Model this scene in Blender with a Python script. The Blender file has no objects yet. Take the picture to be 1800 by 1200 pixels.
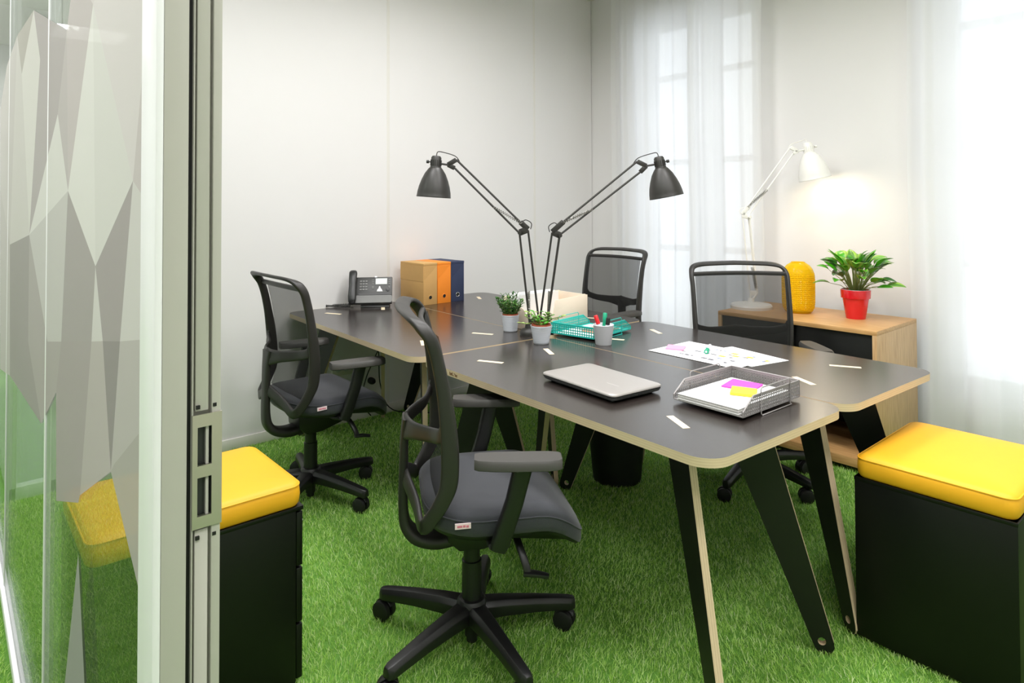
import bpy, bmesh, math, random
import numpy as np
from mathutils import Vector, Matrix, Euler
random.seed(7)
scene = bpy.context.scene
COL = scene.collection
PI = math.pi

# ------------------------------------------------------------------ camera
YAW, PITCH, ROLL, FPX, CY, CAMH = math.radians(49.06), math.radians(1.129), math.radians(0.2), 1154.6, 338.25, 1.36
F0 = Vector((-math.sin(YAW), math.cos(YAW), 0)); R0 = Vector((math.cos(YAW), math.sin(YAW), 0)); U0 = Vector((0, 0, 1))
FW = F0 * math.cos(PITCH) + U0 * math.sin(PITCH); UP = -F0 * math.sin(PITCH) + U0 * math.cos(PITCH)
RX = R0 * math.cos(ROLL) - UP * math.sin(ROLL); UX = R0 * math.sin(ROLL) + UP * math.cos(ROLL)
cam = bpy.data.cameras.new('camera'); camo = bpy.data.objects.new('camera', cam); COL.objects.link(camo)
camo.matrix_world = Matrix(((RX.x, UX.x, -FW.x, 0), (RX.y, UX.y, -FW.y, 0), (RX.z, UX.z, -FW.z, CAMH), (0, 0, 0, 1)))
cam.sensor_width = 36; cam.lens = FPX / 1800 * 36; cam.shift_y = -(600 - CY) / 1800; cam.clip_start = 0.02
scene.camera = camo

# ------------------------------------------------------------------ world and lights
w = bpy.data.worlds.new('sky'); scene.world = w; w.use_nodes = True
w.node_tree.nodes['Background'].inputs[0].default_value = (0.90, 0.95, 1.0, 1)
w.node_tree.nodes['Background'].inputs[1].default_value = 1.9

def area(name, loc, sx, sy, power, color, rot=(0, 0, 0)):
    l = bpy.data.lights.new(name, 'AREA'); l.shape = 'RECTANGLE'; l.size = sx; l.size_y = sy; l.energy = power; l.color = color; l.spread = math.radians(168)
    o = bpy.data.objects.new(name, l); COL.objects.link(o); o.location = loc; o.rotation_euler = rot
    return o
WARM = (1.0, 0.985, 0.995)
for i, (x, y) in enumerate(((-2.4, 1.0), (-1.0, 1.0), (-2.4, 2.35), (-1.0, 2.35), (0.5, 1.0), (0.5, 2.35))):
    area('ceiling_panel_light', (x, y, 3.10), 0.6, 0.6, 20, WARM)
for i, x in enumerate((-7.8, -5.6, -3.4, -1.2, 0.9)):  # unseen; leftmost one added to brighten the corridor's far end in the glass
    area('corridor_area_light', (x, -0.75, 3.10), 0.6, 0.6, 22, WARM)
area('next_room_fill_light', (-5.2, 1.6, 3.10), 0.6, 0.6, 80, WARM)  # unseen lamp added to brighten the room behind the narrow internal window
scene.view_settings.view_transform = 'Standard'
scene.view_settings.look = 'None'
scene.view_settings.exposure = 0.40
scene.view_settings.gamma = 1.0
scene.view_settings.use_curve_mapping = False
scene.cycles.use_denoising = True
scene.cycles.max_bounces = 10
scene.cycles.transparent_max_bounces = 24
scene.cycles.caustics_reflective = False
scene.cycles.caustics_refractive = False

# ------------------------------------------------------------------ materials
def lin(c):
    return tuple(((v / 255) / 12.92 if v / 255 <= 0.04045 else ((v / 255 + 0.055) / 1.055) ** 2.4) for v in c)
MATS = {}
def mat(name, rgb, rough=0.5, metal=0.0, noise=0.0, nscale=30, bump=0.0, bscale=200, spec=0.5, trans=0.0, srgb=True, sheen=0.0, coat=0.0):
    m = bpy.data.materials.new(name); m.use_nodes = True; nt = m.node_tree; b = nt.nodes['Principled BSDF']
    c = lin(rgb) if srgb else rgb
    b.inputs['Base Color'].default_value = (*c, 1); b.inputs['Roughness'].default_value = rough; b.inputs['Metallic'].default_value = metal
    b.inputs['Specular IOR Level'].default_value = spec; b.inputs['Transmission Weight'].default_value = trans
    b.inputs['Sheen Weight'].default_value = sheen; b.inputs['Coat Weight'].default_value = coat
    tc = nt.nodes.new('ShaderNodeTexCoord')
    if noise:
        n = nt.nodes.new('ShaderNodeTexNoise'); n.inputs['Scale'].default_value = nscale; n.inputs['Detail'].default_value = 4
        nt.links.new(tc.outputs['Object'], n.inputs['Vector'])
        mr = nt.nodes.new('ShaderNodeMapRange'); mr.inputs['To Min'].default_value = 1 - noise; mr.inputs['To Max'].default_value = 1 + noise
        nt.links.new(n.outputs['Fac'], mr.inputs['Value'])
        mx = nt.nodes.new('ShaderNodeMix'); mx.data_type = 'RGBA'; mx.blend_type = 'MULTIPLY'; mx.inputs['Factor'].default_value = 1
        mx.inputs['A'].default_value = (*c, 1); nt.links.new(mr.outputs['Result'], mx.inputs['B'])
        nt.links.new(mx.outputs['Result'], b.inputs['Base Color'])
    if bump:
        n2 = nt.nodes.new('ShaderNodeTexNoise'); n2.inputs['Scale'].default_value = bscale; n2.inputs['Detail'].default_value = 3
        nt.links.new(tc.outputs['Object'], n2.inputs['Vector'])
        bp = nt.nodes.new('ShaderNodeBump'); bp.inputs['Strength'].default_value = bump; bp.inputs['Distance'].default_value = 0.002
        nt.links.new(n2.outputs['Fac'], bp.inputs['Height']); nt.links.new(bp.outputs['Normal'], b.inputs['Normal'])
    MATS[name] = m
    return m
def banded(name, c1, c2, axis, freq, grain=(1, 1, 1), rough=0.5, gain=0.0):
    """wood: colour bands along one object axis plus stretched grain noise"""
    m = bpy.data.materials.new(name); m.use_nodes = True; nt = m.node_tree; b = nt.nodes['Principled BSDF']
    b.inputs['Roughness'].default_value = rough
    tc = nt.nodes.new('ShaderNodeTexCoord'); mp = nt.nodes.new('ShaderNodeMapping'); mp.inputs['Scale'].default_value = grain
    nt.links.new(tc.outputs['Object'], mp.inputs['Vector'])
    n = nt.nodes.new('ShaderNodeTexNoise'); n.inputs['Scale'].default_value = 8; n.inputs['Detail'].default_value = 5
    nt.links.new(mp.outputs['Vector'], n.inputs['Vector'])
    ramp = nt.nodes.new('ShaderNodeMix'); ramp.data_type = 'RGBA'
    ramp.inputs['A'].default_value = (*lin(c1), 1); ramp.inputs['B'].default_value = (*lin(c2), 1)
    if freq:
        sp = nt.nodes.new('ShaderNodeSeparateXYZ'); nt.links.new(tc.outputs['Object'], sp.inputs['Vector'])
        mu = nt.nodes.new('ShaderNodeMath'); mu.operation = 'MULTIPLY'; mu.inputs[1].default_value = freq
        nt.links.new(sp.outputs[axis], mu.inputs[0])
        si = nt.nodes.new('ShaderNodeMath'); si.operation = 'SINE'; nt.links.new(mu.outputs[0], si.inputs[0])
        ad = nt.nodes.new('ShaderNodeMath'); ad.operation = 'MULTIPLY_ADD'; ad.inputs[1].default_value = 0.25
        nt.links.new(si.outputs[0], ad.inputs[0]); nt.links.new(n.outputs['Fac'], ad.inputs[2]); out = ad.outputs[0]
    else:
        mr = nt.nodes.new('ShaderNodeMapRange'); mr.inputs['From Min'].default_value = 0.3; mr.inputs['From Max'].default_value = 0.7
        nt.links.new(n.outputs['Fac'], mr.inputs['Value']); out = mr.outputs['Result']
    nt.links.new(out, ramp.inputs['Factor']); nt.links.new(ramp.outputs['Result'], b.inputs['Base Color'])
    MATS[name] = m
    return m
def mixed_transparent(name, rgb, alpha, rough=0.6, translucent=0.0, tint=(1, 1, 1), scale=None):
    """woven or sheer cloth: part of the light passes straight through"""
    m = bpy.data.materials.new(name); m.use_nodes = True; nt = m.node_tree; nt.nodes.clear()
    out = nt.nodes.new('ShaderNodeOutputMaterial')
    d = nt.nodes.new('ShaderNodeBsdfPrincipled'); d.inputs['Base Color'].default_value = (*lin(rgb), 1); d.inputs['Roughness'].default_value = rough
    d.inputs['Specular IOR Level'].default_value = 0.2
    src = d.outputs[0]
    if translucent:
        tl = nt.nodes.new('ShaderNodeBsdfTranslucent'); tl.inputs['Color'].default_value = (*lin(rgb), 1)
        a = nt.nodes.new('ShaderNodeMixShader'); a.inputs[0].default_value = translucent
        nt.links.new(src, a.inputs[1]); nt.links.new(tl.outputs[0], a.inputs[2]); src = a.outputs[0]
    t = nt.nodes.new('ShaderNodeBsdfTransparent'); t.inputs['Color'].default_value = (*tint, 1)
    mx = nt.nodes.new('ShaderNodeMixShader'); mx.inputs[0].default_value = alpha
    nt.links.new(t.outputs[0], mx.inputs[1]); nt.links.new(src, mx.inputs[2]); nt.links.new(mx.outputs[0], out.inputs[0])
    MATS[name] = m
    return m
def glassy(name, tint, refl):
    m = bpy.data.materials.new(name); m.use_nodes = True; nt = m.node_tree; nt.nodes.clear()
    out = nt.nodes.new('ShaderNodeOutputMaterial')
    t = nt.nodes.new('ShaderNodeBsdfTransparent'); t.inputs['Color'].default_value = (*tint, 1)
    g = nt.nodes.new('ShaderNodeBsdfGlossy'); g.inputs['Roughness'].default_value = 0.0
    fr = nt.nodes.new('ShaderNodeFresnel'); fr.inputs['IOR'].default_value = 1.45
    mu = nt.nodes.new('ShaderNodeMath'); mu.operation = 'MULTIPLY'; mu.inputs[1].default_value = refl; nt.links.new(fr.outputs[0], mu.inputs[0])
    mx = nt.nodes.new('ShaderNodeMixShader'); nt.links.new(mu.outputs[0], mx.inputs[0])
    nt.links.new(t.outputs[0], mx.inputs[1]); nt.links.new(g.outputs[0], mx.inputs[2]); nt.links.new(mx.outputs[0], out.inputs[0])
    MATS[name] = m
    return m
def emissive(name, rgb, strength):
    m = bpy.data.materials.new(name); m.use_nodes = True; b = m.node_tree.nodes['Principled BSDF']
    b.inputs['Base Color'].default_value = (*lin(rgb), 1); b.inputs['Emission Color'].default_value = (*lin(rgb), 1); b.inputs['Emission Strength'].default_value = strength
    MATS[name] = m
    return m

mat('wall', (228, 226, 225), 0.55, noise=0.015, nscale=3)
mat('wall_joint', (224, 221, 215), 0.5, noise=0.02)
mat('ceiling', (236, 233, 226), 0.7, noise=0.02)
mat('skirting', (226, 222, 216), 0.4, noise=0.02)
mat('turf_backing', (92, 140, 50), 0.9, noise=0.3, nscale=40)
mat('carpet', (150, 152, 150), 0.95, noise=0.35, nscale=300)
mat('alu_paint', (184, 182, 173), 0.42, noise=0.02)
mat('alu_white', (240, 240, 242), 0.35, noise=0.01)
mat('rubber', (14, 14, 13), 0.6, noise=0.1)
mat('steel', (196, 190, 176), 0.34, 0.85, noise=0.03)
mat('steel_dark', (60, 62, 60), 0.5, 0.5, noise=0.05)
mat('chrome', (190, 190, 188), 0.2, 1.0, noise=0.02)
glassy('glass', (0.93, 0.965, 0.94), 0.62)
glassy('window_glass', (0.97, 0.98, 0.99), 0.5)
mat('window_frame', (232, 232, 232), 0.4, noise=0.01)
mixed_transparent('sheer', (246, 246, 246), 0.925, 0.9, translucent=0.55)
mixed_transparent('net', (36, 36, 35), 0.70, 0.6)
mat('laminate', (42, 35, 32), 0.22, noise=0.1, nscale=60, spec=0.75)
mat('black_face', (11, 11, 10), 0.45, noise=0.1)
banded('ply_top', (206, 182, 148), (226, 206, 174), 2, 900, (3, 3, 90), 0.5)
banded('ply_leg', (196, 170, 138), (226, 204, 172), 1, 900, (30, 90, 3), 0.5)
mat('tenon', (240, 222, 190), 0.45, noise=0.05)
banded('oak', (184, 138, 86), (210, 166, 110), 0, 0, (1.2, 14, 14), 0.42)
banded('oak_up', (180, 142, 98), (206, 170, 124), 0, 0, (14, 14, 1.2), 0.42)
mat('plastic', (42, 40, 38), 0.42, bump=0.15, bscale=900, noise=0.04)
mat('plastic_dark', (22, 22, 22), 0.4, noise=0.06)
mat('arm_pad', (66, 64, 61), 0.5, bump=0.1, bscale=700, noise=0.03)
mat('seat_cloth', (50, 52, 57), 0.85, noise=0.12, nscale=420, bump=0.4, bscale=700, sheen=0.2)
mat('tag', (238, 214, 220), 0.7, noise=0.03)
mat('tag_ink', (214, 120, 140), 0.7, noise=0.03)
mat('yellow_vinyl', (247, 180, 30), 0.55, noise=0.03, nscale=20, bump=0.05)
mat('black_steel', (6, 7, 6), 0.4, noise=0.08, spec=0.35)
mat('lamp_black', (40, 38, 35), 0.45, noise=0.05)
mat('lamp_white', (238, 236, 230), 0.35, noise=0.02)
mat('spring', (150, 148, 142), 0.35, 0.8, noise=0.05)
mat('pot_white', (214, 218, 226), 0.45, noise=0.02)
mat('terracotta', (184, 96, 68), 0.7, noise=0.1)
mat('soil', (50, 36, 26), 0.9, noise=0.3)
mat('leaf_dark', (52, 104, 40), 0.4, noise=0.35, nscale=40)
mat('leaf_mid', (88, 140, 52), 0.38, noise=0.3, nscale=40)
mat('leaf_pale', (160, 186, 104), 0.4, noise=0.25, nscale=40)
mat('leaf_bright', (70, 160, 24), 0.3, noise=0.35, nscale=30)
mat('leaf_edge', (150, 190, 70), 0.4, noise=0.2)
mat('stem', (110, 120, 60), 0.5, noise=0.1)
mat('red_glaze', (222, 26, 36), 0.2, noise=0.02, coat=0.3)
mixed_transparent('vase_glass', (250, 218, 40), 0.6, 0.12, translucent=0.4, tint=(1.0, 0.93, 0.4))
mat('kraft', (204, 160, 98), 0.7, noise=0.04)
mat('orange_card', (246, 142, 40), 0.6, noise=0.03)
mat('navy_card', (44, 54, 84), 0.6, noise=0.05)
mat('phone_body', (58, 58, 57), 0.42, noise=0.05)
mat('phone_dark', (28, 28, 28), 0.35, noise=0.05)
mat('phone_screen', (196, 204, 196), 0.25, noise=0.02)
mat('key_grey', (120, 120, 118), 0.5, noise=0.05)
mat('paper', (246, 246, 246), 0.7, noise=0.01)
mat('paper_edge', (214, 212, 208), 0.7, noise=0.08, nscale=300)
mat('ink', (96, 96, 104), 0.7, noise=0.2)
mat('ink_orange', (236, 176, 80), 0.7, noise=0.1)
mat('ink_blue', (110, 130, 170), 0.7, noise=0.1)
mat('note_pink', (248, 158, 190), 0.6, noise=0.02)
mat('note_magenta', (214, 80, 190), 0.6, noise=0.02)
mat('note_yellow', (252, 214, 60), 0.6, noise=0.02)
mat('teal_metal', (40, 188, 176), 0.35, noise=0.03)
mat('grey_metal', (150, 146, 145), 0.45, 0.2, noise=0.03)
mat('cream_card', (236, 220, 200), 0.55, noise=0.02)
mat('cup_white', (222, 224, 230), 0.4, noise=0.02)
mat('red_plastic', (214, 30, 36), 0.35, noise=0.03)
mat('green_plastic', (20, 160, 120), 0.35, noise=0.03)
mat('laptop_lid', (186, 181, 177), 0.34, 0.5, noise=0.02)
mat('laptop_base', (54, 56, 54), 0.4, 0.3, noise=0.05)
mat('bin_black', (10, 10, 10), 0.5, noise=0.1)
mat('socket_white', (214, 212, 200), 0.35, noise=0.02)
mat('salmon', (226, 150, 120), 0.7, noise=0.05)
def film(name, c):
    m = mixed_transparent(name, c, 0.9, 0.8)
    return m

MATS['laminate'].node_tree.nodes['Principled BSDF'].inputs['IOR'].default_value = 2.2
# ------------------------------------------------------------------ mesh helpers
class MB:
    def __init__(s): s.v = []; s.f = []; s.m = []
    def add(s, vs, fs, mi=0):
        b = len(s.v); s.v += [tuple(p) for p in vs]
        for f in fs: s.f.append(tuple(b + i for i in f)); s.m.append(mi)
        return s
    def box(s, x0, x1, y0, y1, z0, z1, M=None, mi=0):
        vs = [Vector((x, y, z)) for z in (z0, z1) for y in (y0, y1) for x in (x0, x1)]
        if M is not None: vs = [M @ p for p in vs]
        return s.add(vs, [(0, 2, 3, 1), (4, 5, 7, 6), (0, 1, 5, 4), (2, 6, 7, 3), (0, 4, 6, 2), (1, 3, 7, 5)], mi)
    def bar(s, p, q, wd, ht, up=(0, 0, 1), mi=0):
        p = Vector(p); q = Vector(q); t = (q - p).normalized(); u = Vector(up)
        sd = t.cross(u)
        if sd.length < 1e-5: sd = t.cross(Vector((1, 0, 0)))
        sd.normalize(); u = sd.cross(t).normalized()
        vs = [c + sd * a * wd / 2 + u * b * ht / 2 for c in (p, q) for a, b in ((-1, -1), (1, -1), (1, 1), (-1, 1))]
        return s.add(vs, [(3, 2, 1, 0), (4, 5, 6, 7), (0, 1, 5, 4), (1, 2, 6, 5), (2, 3, 7, 6), (3, 0, 4, 7)], mi)
    def prism(s, poly, z0, z1, M=None, cap=0, side=0, bot=None):
        n = len(poly); vs = [Vector((x, y, z)) for z in (z0, z1) for x, y in poly]
        if M is not None: vs = [M @ p for p in vs]
        b = len(s.v); s.v += [tuple(p) for p in vs]
        s.f.append(tuple(b + i for i in reversed(range(n)))); s.m.append(cap if bot is None else bot)
        s.f.append(tuple(b + n + i for i in range(n))); s.m.append(cap)
        for i in range(n):
            j = (i + 1) % n; s.f.append((b + i, b + j, b + n + j, b + n + i)); s.m.append(side)
        return s
    def rings(s, rings, closed=True, caps=(True, True), mi=0):
        b = len(s.v); n = len(rings[0])
        for r in rings: s.v += [tuple(p) for p in r]
        for k in range(len(rings) - 1):
            for i in range(n if closed else n - 1):
                j = (i + 1) % n
                s.f.append((b + k * n + i, b + k * n + j, b + (k + 1) * n + j, b + (k + 1) * n + i)); s.m.append(mi)
        if caps[0]: s.f.append(tuple(b + i for i in reversed(range(n)))); s.m.append(mi)
        if caps[1]: s.f.append(tuple(b + (len(rings) - 1) * n + i for i in range(n))); s.m.append(mi)
        return s
    def lathe(s, prof, n=32, M=None, mi=0, caps=(True, True)):
        rs = []
        for r, z in prof:
            ring = [Vector((max(r, 1e-5) * math.cos(2 * PI * i / n), max(r, 1e-5) * math.sin(2 * PI * i / n), z)) for i in range(n)]
            rs.append([M @ p for p in ring] if M is not None else ring)
        return s.rings(rs, caps=caps, mi=mi)
    def tube(s, pts, r, n=8, closed=False, mi=0):
        pts = [Vector(p) for p in pts]; N = len(pts); rs = []
        rad = r if isinstance(r, (list, tuple)) else [r] * N
        prev = None
        for i, p in enumerate(pts):
            a = pts[i - 1] if (i > 0 or closed) else p; c = pts[(i + 1) % N] if (i < N - 1 or closed) else p
            t = (c - a).normalized()
            if prev is None:
                u = Vector((0, 0, 1)) if abs(t.z) < 0.9 else Vector((1, 0, 0))
                u = (u - t * u.dot(t)).normalized()
            else:
                u = (prev - t * prev.dot(t)).normalized()
            prev = u; v = t.cross(u)
            rs.append([p + (u * math.cos(2 * PI * k / n) + v * math.sin(2 * PI * k / n)) * rad[i] for k in range(n)])
        if closed: rs.append(rs[0])
        return s.rings(rs, caps=(not closed, not closed), mi=mi)
    def sweep(s, pts, wid, thk, ups, sq=0.6, n=12, mi=0):
        """band with a rounded rectangular section; ups = direction of its width at every point"""
        pts = [Vector(p) for p in pts]; N = len(pts); rs = []
        for i, p in enumerate(pts):
            t = (pts[min(i + 1, N - 1)] - pts[max(i - 1, 0)]).normalized()
            u = Vector(ups[i] if isinstance(ups, list) else ups); u = (u - t * u.dot(t)).normalized(); v = t.cross(u)
            wd = wid[i] if isinstance(wid, list) else wid; tk = thk[i] if isinstance(thk, list) else thk
            ring = []
            for k in range(n):
                a = 2 * PI * k / n; ca, sa = math.cos(a), math.sin(a)
                ring.append(p + u * math.copysign(abs(ca) ** sq, ca) * wd / 2 + v * math.copysign(abs(sa) ** sq, sa) * tk / 2)
            rs.append(ring)
        return s.rings(rs, mi=mi)
def spline(pts, k=6):
    """Catmull-Rom through the points"""
    P = [Vector(p) for p in pts]; out = []
    for i in range(len(P) - 1):
        a = P[max(i - 1, 0)]; b = P[i]; c = P[i + 1]; d = P[min(i + 2, len(P) - 1)]
        for j in range(k):
            t = j / k
            out.append(0.5 * ((2 * b) + (c - a) * t + (2 * a - 5 * b + 4 * c - d) * t * t + (3 * b - a - 3 * c + d) * t ** 3))
    out.append(P[-1]); return out
def lerp_list(vals, k=6):
    out = []
    for i in range(len(vals) - 1):
        for j in range(k):
            t = j / k; a, b = vals[i], vals[i + 1]
            out.append(tuple(x + (y - x) * t for x, y in zip(a, b)) if isinstance(a, tuple) else a + (b - a) * t)
    out.append(vals[-1]); return out
def rrect(x0, x1, y0, y1, r, k=6):
    out = []
    for cx, cy, a0 in ((x1 - r, y0 + r, -PI / 2), (x1 - r, y1 - r, 0), (x0 + r, y1 - r, PI / 2), (x0 + r, y0 + r, PI)):
        for j in range(k + 1):
            a = a0 + PI / 2 * j / k; out.append((cx + r * math.cos(a), cy + r * math.sin(a)))
    return out
def obj(name, mb, mats, parent=None, bevel=0, seg=2, smooth=35, loc=None, rot=None):
    me = bpy.data.meshes.new(name); me.from_pydata(mb.v, [], mb.f)
    mats = mats if isinstance(mats, (list, tuple)) else [mats]
    for m in mats: me.materials.append(MATS[m])
    me.polygons.foreach_set('material_index', mb.m)
    bm = bmesh.new(); bm.from_mesh(me)
    bmesh.ops.recalc_face_normals(bm, faces=bm.faces)
    if bevel:
        es = [e for e in bm.edges if len(e.link_faces) == 2 and e.calc_face_angle(0) > math.radians(30)]
        bmesh.ops.bevel(bm, geom=es, offset=bevel, segments=seg, affect='EDGES', profile=0.5, clamp_overlap=True)
    bm.to_mesh(me); bm.free()
    me.polygons.foreach_set('use_smooth', [True] * len(me.polygons)); me.set_sharp_from_angle(angle=math.radians(smooth))
    o = bpy.data.objects.new(name, me); COL.objects.link(o)
    if parent: o.parent = parent
    if loc is not None: o.location = loc
    if rot is not None: o.rotation_euler = rot
    return o
def share(name, src, parent=None, loc=(0, 0, 0), rot=(0, 0, 0), scale=(1, 1, 1)):
    o = bpy.data.objects.new(name, src.data); COL.objects.link(o); o.parent = parent; o.location = loc; o.rotation_euler = rot; o.scale = scale
    return o
def thing(name, label, cat, loc=(0, 0, 0), rz=0, group=None):
    o = bpy.data.objects.new(name, None); COL.objects.link(o); o.empty_display_size = 0.05
    o.location = loc; o.rotation_euler = (0, 0, rz); o['label'] = label; o['category'] = cat
    if group: o['group'] = group
    return o
def tag(o, label, cat, group=None, kind=None):
    o['label'] = label; o['category'] = cat
    if group: o['group'] = group
    if kind: o['kind'] = kind
    return o
def struct(o, label=None):
    o['kind'] = 'structure'
    if label: o['label'] = label
    return o
def T(x, y, z, rz=0, rx=0, ry=0):
    return Matrix.Translation((x, y, z)) @ Euler((rx, ry, rz)).to_matrix().to_4x4()

# ------------------------------------------------------------------ the room
WX, WY, CH = -3.83, 4.24, 3.13          # left wall, window wall, ceiling
PY0, PY1, JX = 0.178, 0.243, -0.79      # glass partition, end of its jamb
fl = struct(obj('floor', MB().box(-9, 2.2, -1.6, 4.5, -0.05, 0.0), 'turf_backing'), 'green turf backing under the artificial grass')
struct(obj('ceiling', MB().box(-9, 2.2, -1.6, 4.5, CH, CH + 0.1), 'ceiling'), 'plain off-white ceiling')
# left wall: white panels with narrow cover strips between them
GY = 0.43                                # the wall is glazed between the partition and this line
wl = struct(obj('wall_left', MB().box(WX - 0.1, WX - 0.012, GY, WY + 0.3, 0, CH), 'wall'), 'white panelled wall behind the phone desk')
seams = [GY, 0.92, 2.235, 3.56, WY]
for a, b in zip(seams[:-1], seams[1:]):
    obj('wall_panel', MB().box(WX - 0.012, WX, a + 0.004, b - 0.004, 0.0, CH), 'wall', wl, bevel=0.002, seg=1)
for a in seams[1:-1]:
    obj('joint_strip', MB().box(WX - 0.006, WX + 0.0015, a - 0.011, a + 0.011, 0.05, CH), 'wall_joint', wl, bevel=0.001, seg=1)
struct(obj('baseboard_left', MB().box(WX, WX + 0.012, GY, WY, 0, 0.062), 'skirting', bevel=0.003), 'low off-white skirting along the left wall')
# glazed bay of the left wall and the carpeted room beyond it
gb = struct(obj('window_3', MB().box(WX - 0.06, WX, GY - 0.03, GY, 0, CH).box(WX - 0.06, WX, PY1, PY1 + 0.03, 0, CH).box(WX - 0.06, WX, PY1, GY, 0, 0.06).box(WX - 0.06, WX, PY1, GY, CH - 0.08, CH), 'window_frame', bevel=0.003), 'narrow floor-length internal window beside the partition')
obj('glass_pane', MB().box(WX - 0.035, WX - 0.029, PY1 + 0.03, GY - 0.03, 0.06, CH - 0.08), 'window_glass', gb)
struct(obj('floor_next_room', MB().box(-9, WX - 0.1, PY1, 4.5, 0.0, 0.012), 'carpet'), 'grey flecked carpet in the next room')
struct(obj('wall_next_room', MB().box(-7.3, -7.2, PY1, 4.5, 0, CH), 'wall'), 'white wall of the next room')
# window wall with two openings
W1, W2, WZ0, WZ1 = (-3.36, -2.34), (-1.24, -0.05), 0.28, 2.86
wb = MB()
xs = [WX - 0.3, W1[0], W1[1], W2[0], W2[1], 2.2]
for a, b in ((xs[0], xs[1]), (xs[2], xs[3]), (xs[4], xs[5])): wb.box(a, b, WY, WY + 0.3, 0, CH)
for a, b in (W1, W2): wb.box(a, b, WY, WY + 0.3, 0, WZ0); wb.box(a, b, WY, WY + 0.3, WZ1, CH)
struct(obj('wall_back', wb, 'wall'), 'white window wall behind the sideboard')
struct(obj('baseboard_back', MB().box(WX, 1.6, WY - 0.012, WY, 0, 0.062), 'skirting', bevel=0.003), 'low off-white skirting along the window wall')
for n, (a, b) in enumerate((W1, W2)):
    y0, y1 = WY + 0.16, WY + 0.22; mid = a + (b - a) * 0.58
    fr = MB()
    fr.box(a, a + 0.09, y0, y1, WZ0, WZ1).box(b - 0.09, b, y0, y1, WZ0, WZ1).box(a, b, y0, y1, WZ0, WZ0 + 0.1).box(a, b, y0, y1, WZ1 - 0.1, WZ1).box(mid - 0.08, mid + 0.08, y0 - 0.01, y1, WZ0, WZ1)
    wd = struct(obj('window_%d' % (n + 1), fr, 'window_frame', bevel=0.004), ('tall white casement window behind the sheer curtains near the corner', 'tall bright casement window behind the right curtain')[n])
    zs = [WZ0 + 0.1, 1.02, 1.70, 2.38, WZ1 - 0.1]
    for (p, q) in ((a + 0.09, mid - 0.08), (mid + 0.08, b - 0.09)):
        for i in range(4):
            obj('glass_pane', MB().box(p, q, y0 + 0.028, y0 + 0.034, zs[i], zs[i + 1]), 'window_glass', wd)
            if i: obj('glazing_bar', MB().box(p, q, y0 + 0.005, y1 - 0.005, zs[i] - 0.022, zs[i] + 0.022), 'window_frame', wd, bevel=0.003)
# the sides of the room and of the corridor that the camera stands in
struct(obj('wall_right', MB().box(1.6, 1.7, PY0, 4.5, 0, CH), 'wall'), 'white wall at the right end of the office')
struct(obj('wall_corridor', MB().box(-9, 2.2, -1.7, -1.6, 0, CH), 'wall'), 'white wall on the far side of the corridor')
struct(obj('wall_corridor_end', MB().box(-9.1, -9.0, -1.6, 4.5, 0, CH), 'wall'), 'white wall at the end of the corridor')
struct(obj('wall_corridor_right', MB().box(2.2, 2.3, -1.6, 0.3, 0, CH), 'wall'), 'white wall at the near end of the corridor')

# ------------------------------------------------------------------ glass partition with its door jamb
wf = struct(obj('wall_front', MB().box(0.42, 2.2, PY0, PY1, 0, CH).box(JX, 0.42, PY0, PY1, 2.35, CH), 'alu_paint'), 'glazed partition with a sliding door opening')
obj('floor_track', MB().box(-9, JX - 0.07, PY0 - 0.012, PY0 + 0.022, 0, 0.035), 'alu_white', wf, bevel=0.004)
obj('head_track', MB().box(-9, JX - 0.07, PY0 - 0.012, PY0 + 0.03, CH - 0.05, CH), 'alu_white', wf)
gx = [-6.2, -5.0, -4.0, -2.93, -1.785, JX - 0.069]
for a, b in zip(gx[:-1], gx[1:]):
    obj('glass_panel', MB().box(a + 0.003, b - 0.003, PY0, PY0 + 0.008, 0.035, CH - 0.05), 'glass', wf)
for x in gx[1:-1]:
    obj('glass_joint', MB().box(x - 0.008, x + 0.008, PY0 - 0.002, PY0 + 0.010, 0.035, CH - 0.05), 'alu_white', wf, bevel=0.002)
# door jamb: white face profile, painted end, black seal, channel, strike plate
obj('face_profile', MB().box(JX - 0.069, JX, PY0 - 0.004, PY0 + 0.004, 0, CH), 'alu_white', wf, bevel=0.0015)
jb = obj('door_jamb', MB().box(JX - 0.069, JX, PY0 + 0.004, PY0 + 0.0295, 0, CH), 'alu_paint', wf, bevel=0.001)
obj('rubber_seal', MB().box(JX - 0.06, JX - 0.006, PY0 + 0.0295, PY0 + 0.0345, 0, CH), 'rubber', jb)
ch_ = obj('channel', MB().box(JX - 0.069, JX - 0.008, PY0 + 0.0345, PY1, 0, CH).box(JX - 0.008, JX, PY0 + 0.0345, PY0 + 0.036, 0, CH).box(JX - 0.008, JX, PY1 - 0.0095, PY1, 0, CH), 'alu_paint', wf, bevel=0.0008)
for z0, z1 in ((0.0, 0.998), (1.13, CH)):
    obj('channel_cover', MB().box(JX - 0.008, JX - 0.002, PY0 + 0.0385, PY1 - 0.0125, z0, z1), 'alu_paint', ch_, bevel=0.0008)
bm = bmesh.new()
pz0, pz1, py0, py1 = 1.001, 1.127, PY0 + 0.0345, PY1 + 0.001
sp_ = MB()
holes = ((1.014, 1.057), (1.070, 1.113)); hy0, hy1 = py0 + 0.0055, py0 + 0.0205
for a, b, c, d in ((py0, hy0, pz0, pz1), (hy1, py1, pz0, pz1), (hy0, hy1, pz0, holes[0][0]), (hy0, hy1, holes[0][1], holes[1][0]), (hy0, hy1, holes[1][1], pz1)):
    sp_.box(JX, JX + 0.002, a, b, c, d)
spo = obj('strike_plate', sp_, 'steel', wf)
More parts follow.
